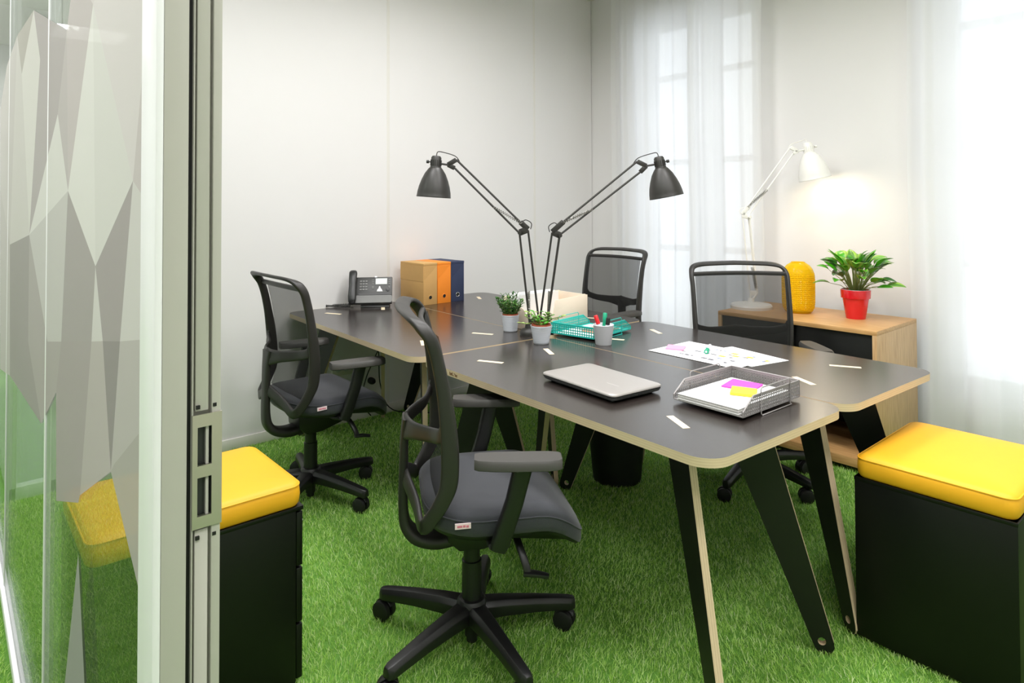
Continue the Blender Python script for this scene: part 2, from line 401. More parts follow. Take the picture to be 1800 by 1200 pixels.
for a, b in holes:
    obj('strike_pocket', MB().box(JX - 0.007, JX - 0.006, hy0 - 0.001, hy1 + 0.001, a - 0.001, b + 0.001).box(JX - 0.006, JX, hy0 - 0.002, hy0, a, b).box(JX - 0.006, JX, hy1, hy1 + 0.002, a, b), 'steel_dark', spo)
    obj('latch_edge', MB().box(JX - 0.006, JX - 0.001, hy1 - 0.0055, hy1 - 0.0025, a, b), 'alu_paint', spo)
for z in (0.99, 1.135):
    for y in (py0 + 0.0045, py0 + 0.022):
        obj('cover_clip', MB().box(JX - 0.003, JX + 0.0005, y, y + 0.004, z - 0.002, z + 0.002), 'rubber', ch_)
# printed privacy film: flat grey facets stuck on the glass
FV = {'a0':(-3.422,1.757),'a2':(-2.625,1.910),'a3':(-2.118,1.877),'V1':(-1.500,1.698),'T0':(-1.411,1.790),'b1':(-1.210,1.679),'b2':(-1.464,1.390),'b3':(-1.168,1.270),'b4':(-0.913,1.392),'b5':(-1.619,1.550),'TR':(-0.861,1.790),'r1':(-0.860,1.535),'r2':(-0.860,1.372),'c1':(-2.172,1.286),'d1':(-1.197,1.152),'d2':(-1.103,1.167),'d3':(-0.983,1.185),'d4':(-1.535,1.100),'e1':(-1.293,0.885),'e2':(-1.036,1.001),'e3':(-1.586,0.778),'e4':(-1.310,0.867),'e5':(-1.602,0.988),'e6':(-1.852,0.864),'e7':(-2.350,0.829),'e8':(-2.765,0.798),'e9':(-3.239,0.733),'f1':(-0.860,0.914),'f2':(-0.860,1.206),'g1':(-1.305,0.786),'g2':(-1.446,0.498),'g3':(-1.231,0.614),'k1':(-1.013,1.018),'k2':(-0.860,1.101),'m1':(-3.063,1.886),'m3':(-2.447,1.759),'m5':(-1.956,1.719),'m7':(-2.716,1.603),'m9':(-3.365,1.439),'n1':(-2.830,1.232),'n2':(-2.171,1.003),'n4':(-1.751,1.067),'g4':(-1.12,0.34),'g5':(-1.54,0.30)}
FACETS = [('V1 T0 b1 b2', (183,176,174)), ('T0 TR b1', (198,192,190)), ('b1 TR r1 b4', (203,198,196)), ('r1 r2 b4', (188,181,179)), ('b1 b3 b2', (210,209,204)), ('b1 b4 b3', (204,203,198)), ('V1 b2 b5', (178,172,170)), ('b5 b2 c1', (205,204,199)), ('b2 b3 d1 d4', (160,155,152)), ('b2 d4 n4 c1', (188,186,182)), ('b3 d2 d1', (200,198,194)), ('b3 b4 d3 d2', (158,152,150)), ('b4 r2 f2 d3', (198,196,192)), ('d4 d1 e1 e4 e3 e5', (160,154,151)), ('d1 d2 e2 e1', (176,170,166)), ('d2 d3 e2', (142,137,135)), ('d3 f2 k2 k1 e2', (178,174,170)), ('e2 k1 k2 f1', (166,163,156)), ('g1 g5 g4', (150,152,146)), ('a3 m5 c1 m3', (203,201,195)), ('a3 V1 b5 c1 m5', (168,162,160)), ('a3 m3 a2', (172,168,160)), ('a2 m3 c1 n1 m7', (194,191,186)), ('m1 a2 m7 n1 m9 a0', (186,182,178)), ('c1 n4 d4 e5 e6 n2', (165,160,156)), ('n1 c1 n2 e6 e7 e8', (152,148,144)), ('m9 n1 e8 e9', (180,176,172))]
fm = MB(); fnames = []
for i, (ks, c) in enumerate(FACETS):
    nm = 'film_%d' % i; film(nm, c); fnames.append(nm)
    fm.add([(FV[k][0], PY0 - 0.0015, FV[k][1]) for k in ks.split()], [tuple(range(len(ks.split())))], i)
fo = obj('privacy_film', fm, fnames, wf); fo['label'] = 'grey faceted privacy film printed with tall diamonds'

# ------------------------------------------------------------------ sheer curtains
def curtain(x0, x1, label, seed, dens=11.0, amp=0.028, y=WY - 0.085):
    rnd = random.Random(seed); n = int((x1 - x0) * 110); ph = [rnd.uniform(0, 6.28) for _ in range(6)]
    rows = 9; mb = MB(); rs = []
    for j in range(rows):
        z = 0.02 + (CH - 0.05 - 0.02) * j / (rows - 1); k = 1 - 0.35 * j / (rows - 1); r = []
        for i in range(n + 1):
            t = i / n; x = x0 + (x1 - x0) * t
            s = x * dens
            d = amp * k * (math.sin(2 * PI * s * 0.55 + ph[0] + 0.8 * math.sin(s * 0.9 + ph[1])) + 0.3 * math.sin(2 * PI * s * 1.3 + ph[2] + 0.3 * z) + 0.08 * math.sin(2 * PI * s * 2.3 + ph[3]))
            r.append((x + 0.006 * math.sin(3 * z + ph[4]), y + d, z))
        rs.append(r)
    mb.rings(rs, closed=False, caps=(False, False))
    root = thing('sheer_curtain', label, 'curtain', (0, 0, 0))
    obj('curtain_cloth', mb, 'sheer', root, smooth=180)
    rod = MB().box(x0 - 0.02, x1 + 0.02, y - 0.015, y + 0.015, CH - 0.03, CH)
    obj('curtain_rail', rod, 'window_frame', root, bevel=0.003)
    hem = MB(); hem.rings([[(p[0], p[1] - 0.002, zz) for p in rs[0]] for zz in (0.02, 0.09)], closed=False, caps=(False, False))
    obj('hem', hem, 'sheer', root, smooth=180)
curtain(-3.53, -2.70, 'sheer white curtain next to the room corner', 3, amp=0.017)
curtain(-2.76, -2.185, 'narrow sheer white curtain behind the white lamp', 5, amp=0.014, y=WY - 0.15)
curtain(-1.35, 0.35, 'wide bright sheer curtain to the right of the sideboard', 9, dens=7, amp=0.02)

# ------------------------------------------------------------------ desks
DROT = math.radians(-2.76); DP = Vector((-2.2896, 1.4836, 0)); DA = Vector((math.cos(DROT), math.sin(DROT), 0)); DB = Vector((-math.sin(DROT), math.cos(DROT), 0))
DZ = 0.735
def D(u, v, z=DZ): return DP + DA * u + DB * v + Vector((0, 0, z))
def leg_mesh(flip):
    """flat splayed leg in the local XZ plane, x = outward"""
    outer = [(-0.075, DZ - 0.024), (0.062, DZ - 0.024), (0.262, 0.03)]
    foot = [(0.262 + 0.0 * i, 0) for i in range(0)]
    arc = []
    for k in range(0, 7):
        a = 0.35 - k * (0.35 + 2.7) / 6; arc.append((0.232 + 0.029 * math.cos(a), 0.029 + 0.029 * math.sin(a)))
    pts = [(-0.078, DZ - 0.024), (0.070, DZ - 0.024)] + arc
    me = bmesh.new(); vs = [me.verts.new((x, -0.011, z)) for x, z in pts]
    es = [me.edges.new((vs[i], vs[(i + 1) % len(vs)])) for i in range(len(vs))]
    hv = [me.verts.new((0.226 + 0.0115 * math.cos(2 * PI * k / 14), -0.011, 0.038 + 0.0115 * math.sin(2 * PI * k / 14))) for k in range(14)]
    es += [me.edges.new((hv[i], hv[(i + 1) % 14])) for i in range(14)]
    bmesh.ops.triangle_fill(me, use_beauty=True, use_dissolve=False, edges=es)
    ext = bmesh.ops.extrude_face_region(me, geom=me.faces[:])
    for g in ext['geom']:
        if isinstance(g, bmesh.types.BMVert): g.co.y += 0.022
    bmesh.ops.recalc_face_normals(me, faces=me.faces)
    for f in me.faces: f.material_index = 0 if abs(f.normal.y) > 0.9 else 1
    m = bpy.data.meshes.new('leg'); me.to_mesh(m); me.free(); m.materials.append(MATS['black_face']); m.materials.append(MATS['ply_leg'])
    return m
LEG = leg_mesh(0)
def desk(label, u0, u1, v0, v1):
    L, Wd = u1 - u0, v1 - v0
    t = thing('desk', label, 'desk', D(u0, v0, 0), DROT, 'four plywood desks pushed together')
    g = 0.003
    top = MB().prism(rrect(g, L - g, g, Wd - g, 0.075, 8), DZ - 0.024, DZ, cap=0, side=1, bot=2)
    obj('tabletop', top, ['laminate', 'ply_top', 'black_face'], t)
    for (cx, cy, ang) in ((0.226, 0.2, PI + 0.50), (0.235, Wd - 0.205, PI - 0.47), (L - 0.245, 0.188, -0.47), (L - 0.25, Wd - 0.195, 0.52)):
        lg = bpy.data.objects.new('leg', LEG); COL.objects.link(lg); lg.parent = t; lg.location = (cx, cy, 0); lg.rotation_euler = (0, 0, ang)
        tn = obj('tenon', MB().box(-0.055, 0.055, -0.011, 0.011, DZ - 0.006, DZ + 0.0006), 'tenon', t, loc=(cx, cy, 0), rot=(0, 0, ang))
    # cable tray / cross rail under the top
    obj('under_rail', MB().box(0.3, L - 0.3, Wd / 2 - 0.04, Wd / 2 + 0.04, DZ - 0.05, DZ - 0.024), 'black_face', t, bevel=0.002)
    return t
dN = desk('near dark plywood-edged desk carrying the laptop and the grey letter tray', 0.0, 1.4, -0.008, 0.7)
dR = desk('far right dark plywood-edged desk carrying the loose printed papers', 0.0, 1.4, 0.7, 1.405)
dL = desk('left dark plywood-edged desk carrying the telephone', -1.525, -0.012, -0.022, 0.698)
dQ = desk('far left dark plywood-edged desk under the cardboard archive boxes', -1.525, -0.012, 0.698, 1.415)
# burnt stamp on the near desk's edge
mat('burnt', (120, 88, 56), 0.7, noise=0.1)
st_ = MB(); x_ = 0.0
for w_, h0, h1 in ((0.004, 0, 0.012), (0.003, 0, 0.009), (0.005, 0.001, 0.010), (0.002, 0, 0.013), (0.006, 0, 0.003), (0.004, 0.008, 0.011), (0.003, 0, 0.010), (0.005, 0, 0.008), (0.002, 0, 0.009)):
    st_.box(x_, x_ + w_, -0.0004, 0.0004, h0, h1); x_ += w_ + 0.0022
es_ = obj('edge_stamp', st_, 'burnt', dN, loc=(0.232, 0.0026, DZ - 0.0185)); es_['kind'] = 'stuff'; es_['label'] = 'tiny burnt stamp on the plywood edge'

rad = math.radians
# ------------------------------------------------------------------ office chairs (local +X = forward)
def build_chair(label, loc, rz, base_rot, pad_yaw=0.0):
    t = thing('office_chair', label, 'chair', loc, rz, 'black mesh-back office chairs at the desks')
    # five-star base; arms are given in world angles
    hub = MB().lathe([(0.022, 0.03), (0.022, 0.082), (0.046, 0.085), (0.050, 0.106), (0.047, 0.134), (0.040, 0.144), (0.034, 0.146)], 28)
    base = obj('star_base', hub, 'plastic_dark', t)
    arm = None; cas = None
    for k in range(5):
        a = base_rot - rz + k * 2 * PI / 5
        if arm is None:
            rs = []
            for r, wd, zt, hh in ((0.03, 0.068, 0.136, 0.05), (0.10, 0.058, 0.132, 0.046), (0.20, 0.048, 0.121, 0.040), (0.29, 0.042, 0.108, 0.036), (0.318, 0.040, 0.103, 0.034), (0.334, 0.026, 0.099, 0.03)):
                rs.append([(r, -wd / 2, zt - hh), (r, -wd / 2, zt - 0.014), (r, -wd * 0.30, zt), (r, wd * 0.30, zt), (r, wd / 2, zt - 0.014), (r, wd / 2, zt - hh)])
            ao = obj('base_arm', MB().rings(rs), 'plastic_dark', t, rot=(0, 0, a), smooth=40, bevel=0.002); arm = ao
            ca = MB(); ca.lathe([(0.007, 0.04), (0.007, 0.075)], 10, T(0, 0, 0))
            for j in range(9):
                pass
            hood = MB()
            ring0 = []; ring1 = []
            prof = [(0.034 * math.cos(q), 0.033 + 0.033 * math.sin(q)) for q in [PI * 0.05 + PI * 0.82 * i / 8 for i in range(9)]]
            inner = [(0.022 * math.cos(q), 0.033 + 0.022 * math.sin(q)) for q in [PI * 0.05 + PI * 0.82 * i / 8 for i in range(9)]]
            poly = prof + inner[::-1]
            hood.prism(poly, -0.0055, 0.0055, Matrix(((1, 0, 0, 0.012), (0, 0, -1, 0), (0, 1, 0, 0), (0, 0, 0, 1))))
            hood.lathe([(0.008, 0.058), (0.008, 0.09)], 10)
            cas = obj('caster', hood, 'plastic_dark', t, bevel=0.001, seg=1)
            wm = MB().lathe([(0.004, -0.010), (0.026, -0.0095), (0.031, -0.007), (0.031, 0.007), (0.026, 0.0095), (0.014, 0.007), (0.004, 0.009)], 24, Matrix.Rotation(PI / 2, 4, 'X'))
            whl = obj('wheel', wm, 'rubber', cas, loc=(0.012, 0.0155, 0.031))
            share('wheel', whl, cas, (0.012, -0.0155, 0.031), (0, 0, PI))
            cas.location = (0.312 * math.cos(a), 0.312 * math.sin(a), 0); cas.rotation_euler = (0, 0, rad(229) - rz - 0.45)
        else:
            share('base_arm', arm, t, rot=(0, 0, a))
            cc = share('caster', cas, t, (0.312 * math.cos(a), 0.312 * math.sin(a), 0), (0, 0, rad(229) - rz + random.uniform(-0.7, 0.7)))
            share('wheel', whl, cc, (0.012, 0.0155, 0.031)); share('wheel', whl, cc, (0.012, -0.0155, 0.031), (0, 0, PI))
    obj('gas_lift', MB().lathe([(0.031, 0.128), (0.0305, 0.26), (0.026, 0.262), (0.026, 0.34)], 24).lathe([(0.017, 0.012), (0.017, 0.03)], 16), 'plastic_dark', t)
    # tilt mechanism, lever and levers' paddles
    obj('tilt_mechanism', MB().prism([(-0.085, 0.41), (-0.08, 0.35), (-0.045, 0.318), (0.03, 0.318), (0.15, 0.348), (0.2, 0.385), (0.21, 0.41)], -0.065, 0.065, Matrix(((1, 0, 0, 0), (0, 0, -1, 0), (0, 1, 0, 0), (0, 0, 0, 1))), ), 'plastic_dark', t, bevel=0.006)
    lev = MB().sweep(spline([(0.115, -0.09, 0.385), (0.118, -0.15, 0.372), (0.13, -0.185, 0.335), (0.137, -0.195, 0.305)], 4), 0.022, 0.014, (1, 0, 0))
    lev.sweep(spline([(0.125, -0.192, 0.307), (0.16, -0.2, 0.305), (0.195, -0.205, 0.297)], 3), [0.03, 0.03, 0.03, 0.028, 0.026, 0.024, 0.018], 0.013, (0, 1, 0))
    obj('height_lever', lev, 'plastic_dark', t)
    # seat
    def seat_z(x):
        z = 0.0
        if x > 0.16: z -= 0.115 * ((x - 0.16) / 0.17) ** 2.0
        if x < -0.02: z += 0.012 * ((-0.02 - x) / 0.14)
        return z
    out = []
    nn = 64
    for k in range(nn):
        a = 2 * PI * k / nn; ca, sa = math.cos(a), math.sin(a); e = 0.48
        x = 0.08 + 0.238 * math.copysign(abs(ca) ** e, ca); y = 0.243 * math.copysign(abs(sa) ** e, sa)
        y *= 1.0 - 0.12 * max(0, (0.0 - x) / 0.16) ** 2
        out.append((x, y))
    def ring(sc, dz):
        return [((x - 0.08) * sc + 0.08, y * sc, 0.490 + seat_z((x - 0.08) * sc + 0.08) + dz) for x, y in out]
    prof = [(0.93, -0.052), (0.985, -0.046), (1.0, -0.030), (1.0, -0.010), (0.985, 0.004), (0.955, 0.013), (0.85, 0.020), (0.65, 0.020), (0.4, 0.017), (0.15, 0.016), (0.02, 0.016)]
    cu_ = obj('seat', MB().rings([ring(a, b) for a, b in prof]), 'seat_cloth', t, smooth=60)
    obj('seam', MB().tube(ring(1.0, -0.004), 0.0022, 6, closed=True), 'seat_cloth', cu_)
    obj('seat_shell', MB().rings([ring(0.80, -0.066), ring(0.95, -0.060), ring(0.975, -0.048)]), 'plastic_dark', t, smooth=60)
    tg = obj('cloth_tag', MB().box(-0.022, 0.022, -0.0015, 0.0015, -0.0075, 0.0075), 'tag', cu_, loc=(-0.055, -0.241, 0.480))
    obj('tag_lettering', MB().box(-0.016, -0.002, -0.0022, -0.0014, -0.003, 0.0025).box(0.0, 0.007, -0.0022, -0.0014, -0.003, 0.003).box(0.009, 0.016, -0.0022, -0.0014, -0.004, 0.002), 'tag_ink', cu_, loc=(-0.055, -0.241, 0.480))
    # arms
    for s in (-1, 1):
        post = MB().sweep([(0.038, s * 0.262, 0.418), (0.046, s * 0.266, 0.44), (0.082, s * 0.277, 0.55), (0.106, s * 0.283, 0.648)], [0.046, 0.05, 0.05, 0.052], [0.03, 0.034, 0.034, 0.036], (1, 0, 0), n=16)
        po = obj('arm_post', post, 'plastic_dark', t)
        obj('arm_bracket', MB().sweep([(0.042, s * 0.265, 0.428), (0.044, s * 0.2, 0.412), (0.05, s * 0.06, 0.405)], 0.06, 0.018, (1, 0, 0)), 'plastic_dark', po)
        pad = []
        for x, w0, w1 in ((0.0, 0.026, 0.03), (0.012, 0.035, 0.037), (0.05, 0.042, 0.041), (0.12, 0.046, 0.043), (0.20, 0.044, 0.042), (0.228, 0.037, 0.037), (0.238, 0.028, 0.028)):
            pad.append([(x, s * 0.286 - w0, 0.640), (x, s * 0.286 - w0, 0.655), (x, s * 0.286 - w0 + 0.006, 0.664), (x, s * 0.286 + w1 - 0.006, 0.664), (x, s * 0.286 + w1, 0.655), (x, s * 0.286 + w1, 0.640), (x, s * 0.286 + w1 - 0.012, 0.634), (x, s * 0.286 - w0 + 0.012, 0.634)])
        obj('armrest', MB().rings([[Vector((0.092, s * 0.286, 0.012)) + Matrix.Rotation(pad_yaw, 3, 'Z') @ (Vector(p) - Vector((0.12, s * 0.286, 0))) for p in rr_] for rr_ in pad]), 'arm_pad', t, smooth=40)
    # back frame: top rail, both sides, pointed lower corners and lower arms in one loop
    half = [(x_ - 0.014, y_, z_) for x_, y_, z_ in [(-0.200, 0.0, 1.052), (-0.194, 0.09, 1.050), (-0.180, 0.185, 1.046), (-0.158, 0.232, 1.032), (-0.130, 0.247, 0.996), (-0.112, 0.246, 0.94), (-0.096, 0.245, 0.86), (-0.083, 0.244, 0.77), (-0.076, 0.241, 0.68), (-0.078, 0.236, 0.60), (-0.092, 0.232, 0.556), (-0.118, 0.222, 0.508), (-0.150, 0.198, 0.468), (-0.164, 0.12, 0.500), (-0.190, 0.03, 0.540), (-0.192, 0.0, 0.545)]]
    hu = [(-1, 0, 0.25), (-1, 0, 0.25), (-1, 0.1, 0.3), (-1, 0.1, 0.2), (-1, 0, 0), (-1, 0, 0), (-1, 0, 0), (-1, 0, 0), (-1, 0, 0), (-1, 0, 0.1), (-0.8, 0, 0.5), (-0.5, 0, 0.85), (0, 0.1, 1), (0.2, 0.1, 1), (0.2, 0, 1), (0.2, 0, 1)]
    hw = [0.048, 0.046, 0.042, 0.038, 0.036, 0.036, 0.038, 0.046, 0.050, 0.050, 0.046, 0.042, 0.042, 0.042, 0.046, 0.05]
    ht = [0.015, 0.015, 0.016, 0.018, 0.02, 0.02, 0.02, 0.02, 0.02, 0.02, 0.02, 0.02, 0.018, 0.016, 0.016, 0.016]
    bf = MB()
    for s in (-1, 1):
        P = spline([(x, s * y, z) for x, y, z in half], 5)
        bf.sweep(P, lerp_list(hw, 5), lerp_list(ht, 5), [Vector((a, s * b, c)) for a, b, c in lerp_list(hu, 5)], n=14)
    back = obj('back_frame', bf, 'plastic', t, smooth=60)
    obj('top_bar', MB().sweep(spline([(-0.138, -0.24, 1.0), (-0.150, -0.12, 1.003), (-0.155, 0, 1.004), (-0.150, 0.12, 1.003), (-0.138, 0.24, 1.0)], 4), 0.022, 0.016, (0, 0, 1)), 'plastic', t, smooth=60)
    # Y-shaped yoke behind the net and the spine that carries it
    yk = MB()
    for s in (-1, 1):
        P = spline([(-0.098, s * 0.241, 0.738), (-0.116, s * 0.228, 0.724), (-0.135, s * 0.165, 0.708), (-0.180, s * 0.09, 0.698), (-0.202, s * 0.03, 0.690), (-0.206, 0, 0.688)], 5)
        yk.sweep(P, lerp_list([0.06, 0.042, 0.042, 0.05, 0.072, 0.085], 5), 0.014, (0.15, 0, 1), n=14)
    obj('lumbar_yoke', yk, 'plastic', t, smooth=60)
    spn = spline([(-0.206, 0, 0.715), (-0.208, 0, 0.64), (-0.210, 0, 0.54), (-0.211, 0, 0.44), (-0.202, 0, 0.385), (-0.170, 0, 0.350), (-0.11, 0, 0.335), (-0.04, 0, 0.345)], 5)
    obj('back_spine', MB().sweep(spn, lerp_list([0.085, 0.062, 0.058, 0.062, 0.07, 0.085, 0.095, 0.10], 5), lerp_list([0.014, 0.026, 0.028, 0.03, 0.036, 0.04, 0.042, 0.04], 5), (0, 1, 0), n=14), 'plastic', t, smooth=60)
    # net stretched over the frame
    side = [(-0.118, 1.0), (-0.104, 0.94), (-0.088, 0.86), (-0.075, 0.77), (-0.068, 0.68), (-0.070, 0.60), (-0.084, 0.55), (-0.104, 0.515)]
    rows = []
    for x, z in [(p.x, p.z) for p in spline([(a, 0, b) for a, b in side], 4)]:
        hwid = 0.236 if z > 0.6 else 0.236 - 0.05 * ((0.6 - z) / 0.09) ** 1.5
        rows.append([(x - 0.002 - 0.022 * (1 - (y / 0.24) ** 2), y, z) for y in [hwid * (-1 + 2 * i / 12) for i in range(13)]])
    obj('back_net', MB().rings(rows, closed=False, caps=(False, False)), 'net', t, smooth=180)
    return t
rad = math.radians
build_chair('black mesh-back office chair in the foreground in front of the near desk', (-1.648, 1.258, 0), rad(60), rad(62), rad(-9))
build_chair('black mesh-back office chair at the phone desk near the white wall', (-2.955, 1.312, 0), rad(90), rad(22), rad(-12))
build_chair('black mesh-back office chair behind the far left desk near the corner', (-2.98, 3.39, 0), rad(270), rad(40))
build_chair('black mesh-back office chair between the paper-covered desk and the sideboard', (-1.708, 3.045, 0), rad(319), rad(280))

# ------------------------------------------------------------------ drawer pedestals and their cushions
def pedestal(label, x0, x1, y0, y1, face, clabel):
    """face: +1 drawers towards +Y, -1 drawers towards -Y"""
    zc = 0.505; cx, cy = (x0 + x1) / 2, (y0 + y1) / 2; a, b = (x1 - x0) / 2, (y1 - y0) / 2
    t = thing('drawer_pedestal', label, 'cabinet', (cx, cy, 0), 0, 'black drawer pedestals with yellow cushions')
    d = -1 if face < 0 else 1
    obj('body', MB().box(-a, a, -b if d > 0 else -b + 0.02, b - 0.02 if d > 0 else b, 0.012, zc), 'black_steel', t, bevel=0.003)
    obj('top_lip', MB().box(-a - 0.001, a + 0.001, -b - 0.001, b + 0.001, zc - 0.012, zc), 'black_steel', t, bevel=0.002)
    yb = b if d > 0 else -b
    for z0, z1 in ((0.02, 0.172), (0.178, 0.330), (0.336, 0.488)):
        dr = obj('drawer', MB().box(-a + 0.002, a - 0.002, min(yb, yb - d * 0.019), max(yb, yb - d * 0.019), z0, z1), 'black_steel', t, bevel=0.003)
        obj('handle', MB().box(-0.05, 0.05, min(yb, yb + d * 0.006), max(yb, yb + d * 0.006), z1 - 0.03, z1 - 0.018), 'steel_dark', dr, bevel=0.002)
    obj('lock', MB().lathe([(0.009, 0), (0.009, 0.008), (0.006, 0.009)], 16, T(a - 0.03, yb, 0.45, 0, -d * PI / 2)), 'chrome', t)
    c = thing('seat_cushion', clabel, 'cushion', (cx, cy, zc), 0, 'yellow seat cushions on pedestals')
    poly = rrect(-a + 0.002, a - 0.002, -b + 0.002, b - 0.002, 0.03, 6)
    def rr(inset, z, r): return [(x, y, z) for x, y in rrect(-a + inset, a - inset, -b + inset, b - inset, r, 6)]
    obj('cushion_body', MB().rings([rr(0.006, 0.001, 0.028), rr(0.001, 0.008, 0.032), rr(-0.001, 0.03, 0.033), rr(0.001, 0.054, 0.032), rr(0.006, 0.062, 0.028), rr(0.02, 0.067, 0.02), rr(0.08, 0.072, 0.02), rr(0.14, 0.074, 0.02)]), 'yellow_vinyl', c, smooth=50)
    obj('piping', MB().tube(rr(0.0015, 0.057, 0.032), 0.0026, 6, closed=True), 'yellow_vinyl', c)
pedestal('black drawer pedestal at the right edge beside the near desk', -0.873, -0.455, 2.182, 2.70, 1, 'thick yellow cushion on the right black pedestal')
pedestal('black drawer pedestal beside the door jamb', -2.235, -1.828, 0.262, 0.790, 1, 'thick yellow cushion on the pedestal beside the door jamb')

# ------------------------------------------------------------------ sideboard
sx0, sx1, sy0, sy1, sh = -2.165, -1.284, 3.50, 4.06, 0.729
sb = thing('sideboard', 'oak sideboard with black sliding fronts under the white lamp', 'sideboard', (sx0, sy0, 0))
SL, SD = sx1 - sx0, sy1 - sy0
obj('top_board', MB().box(0, SL, 0, SD, sh - 0.022, sh), 'oak', sb, bevel=0.001)
obj('side_board', MB().box(SL - 0.022, SL, 0, SD, 0.03, sh - 0.022), 'oak_up', sb, bevel=0.001)
obj('side_board', MB().box(0, 0.022, 0, SD, 0.03, sh - 0.022), 'oak_up', sb, bevel=0.001)
obj('bottom_board', MB().box(0.022, SL - 0.022, 0, SD, 0.03, 0.075), 'oak', sb, bevel=0.001)
obj('back_board', MB().box(0.022, SL - 0.022, SD - 0.012, SD, 0.075, sh - 0.022), 'black_face', sb)
obj('plinth', MB().box(0.03, SL - 0.03, 0.03, SD - 0.03, 0, 0.03), 'black_face', sb)
for a, b, yy in ((0.022, SL / 2 + 0.01, 0.012), (SL / 2 - 0.01, SL - 0.022, 0.030)):
    pn = obj('sliding_front', MB().box(a, b, yy, yy + 0.016, 0.36, sh - 0.022), 'black_face', sb, bevel=0.001)
obj('shelf', MB().box(0.022, SL - 0.022, 0.02, SD - 0.012, 0.34, 0.36), 'black_face', sb)

# ------------------------------------------------------------------ balanced-arm lamps; profile points are (out, up) in metres
def lamp(label, loc, ang, m, base, low, elbow, up, head, shade_c, tilt, lit=False, base_r=0.042, rod=0.005, sk=1.08):
    t = thing('desk_lamp', label, 'lamp', loc, ang, 'balanced-arm desk lamps')
    P = lambda q, y=0: Vector((q[0], y, q[1]))
    b = MB().lathe([(base_r, 0.0), (base_r, 0.016), (base_r * 0.94, 0.026), (base_r * 0.55, 0.034), (0.02, 0.037), (0.016, 0.06)] if lit else [(base_r, 0.0), (base_r, 0.012), (base_r * 0.92, 0.02), (0.03, 0.03), (0.018, 0.034), (0.014, 0.055)], 40)
    obj('base', b, m, t)
    # lower pair of rods, spring, elbow bracket, upper pair of rods
    (l0, l1), (l2, l3) = low
    obj('lower_rod', MB().tube([P(l0, 0.012), P(l1, 0.012)], rod, 8), m, t); obj('lower_rod', MB().tube([P(l0, -0.012), P(l1, -0.012)], rod, 8), m, t)
    obj('lower_rod', MB().tube([P(l2), P(l3)], rod, 8), m, t)
    obj('foot_bracket', MB().bar(P(l0), P(l2), 0.03, 0.012, (0, 1, 0)).tube([(0, 0, 0.04), P(l0)], 0.008, 8).tube([(0, 0, 0.05), P(l2)], 0.006, 8), m, t, bevel=0.002)
    def spr(p, q, y):
        k = Vector(q) - Vector(p); pts = []; n = 90; tdir = k.normalized(); s1 = tdir.cross(Vector((0, 1, 0))).normalized(); s2 = Vector((0, 1, 0))
        for i in range(n + 1):
            a = 2 * PI * 15 * i / n; pts.append(Vector(p) + k * (i / n) + (s1 * math.cos(a) + s2 * math.sin(a)) * 0.0055)
        return MB().tube(pts, 0.0018, 4)
    mid = lambda a, c, f: P(a) + (P(c) - P(a)) * f
    for y in (0.011, -0.011):
        o = Vector((0, y, 0))
        obj('spring', spr(mid(l0, l1, 0.06) + o, mid(l0, l1, 0.34) + (P(l2) - P(l0)) * 0.28 + o, y), 'spring', t)
    e0, e1 = elbow
    obj('elbow_bracket', MB().bar(P(e0, 0.0), P(e1, 0.0), 0.032, 0.012, (0, 1, 0)).bar(P(e1), P(up[1][0]) + (P(up[1][1]) - P(up[1][0])) * 0.08, 0.026, 0.012, (0, 1, 0)), m, t, bevel=0.002)
    obj('elbow_knob', MB().lathe([(0.009, -0.022), (0.010, -0.018), (0.010, 0.018), (0.009, 0.022)], 14, T(e0[0], 0, e0[1], 0, PI / 2)), m, t)
    (u0, u1), (u2, u3) = up
    obj('upper_rod', MB().tube([P(u0), P(u1)], rod, 8), m, t); obj('upper_rod', MB().tube([P(u2), P(u3)], rod, 8), m, t)
    for y in (0.010, -0.010):
        o = Vector((0, y, 0))
        obj('spring', spr(mid(u2, u3, 0.06) + o, mid(u0, u1, 0.40) + o, y), 'spring', t)
    ec = Vector((e1[0], 0, e1[1]))
    sg = 1 if head[0] > e0[0] else -1
    obj('power_cord', MB().tube(spline([ec + Vector((-0.012 * sg, 0, 0)), ec + Vector((-0.016 * sg, 0, 0.028)), ec + Vector((0.012 * sg, 0, 0.045)), ec + Vector((0.042 * sg, 0, 0.032)), P(u2) + (P(u3) - P(u2)) * 0.2], 5), 0.0022, 6), m, t)
    # head
    hx = P(head)
    obj('head_bracket', MB().bar(P(u3), hx, 0.022, 0.011, (0, 1, 0)).bar(P(u1), hx, 0.022, 0.011, (0, 1, 0)), m, t, bevel=0.002)
    sc = P(shade_c)
    M = Matrix.Translation(sc) @ Matrix.Rotation(tilt, 4, 'Y') @ Matrix.Scale(sk, 4)
    obj('head_stub', MB().tube([hx, sc + (M.to_3x3() @ Vector((0, 0, 0.0)))], 0.005, 8), m, t)
    obj('socket', MB().lathe([(0.006, 0.034), (0.018, 0.032), (0.023, 0.024), (0.0235, -0.012), (0.026, -0.02)], 28, M), m, t)
    rbs = MB()
    for k in range(16):
        a = 2 * PI * k / 16; rbs.box(0.0225, 0.0255, -0.0016, 0.0016, -0.012, 0.014, M @ Matrix.Rotation(a, 4, 'Z'))
    so_ = obj('cooling_rib', rbs, m, t)
    obj('head_knob', MB().tube([M @ Vector((sg * 0.022, 0, 0.004)), M @ Vector((sg * 0.034, 0, 0.004))], 0.003, 6).tube([M @ Vector((sg * 0.032, 0, 0.004)), M @ Vector((sg * 0.043, 0, 0.004))], 0.008, 10), m, t)
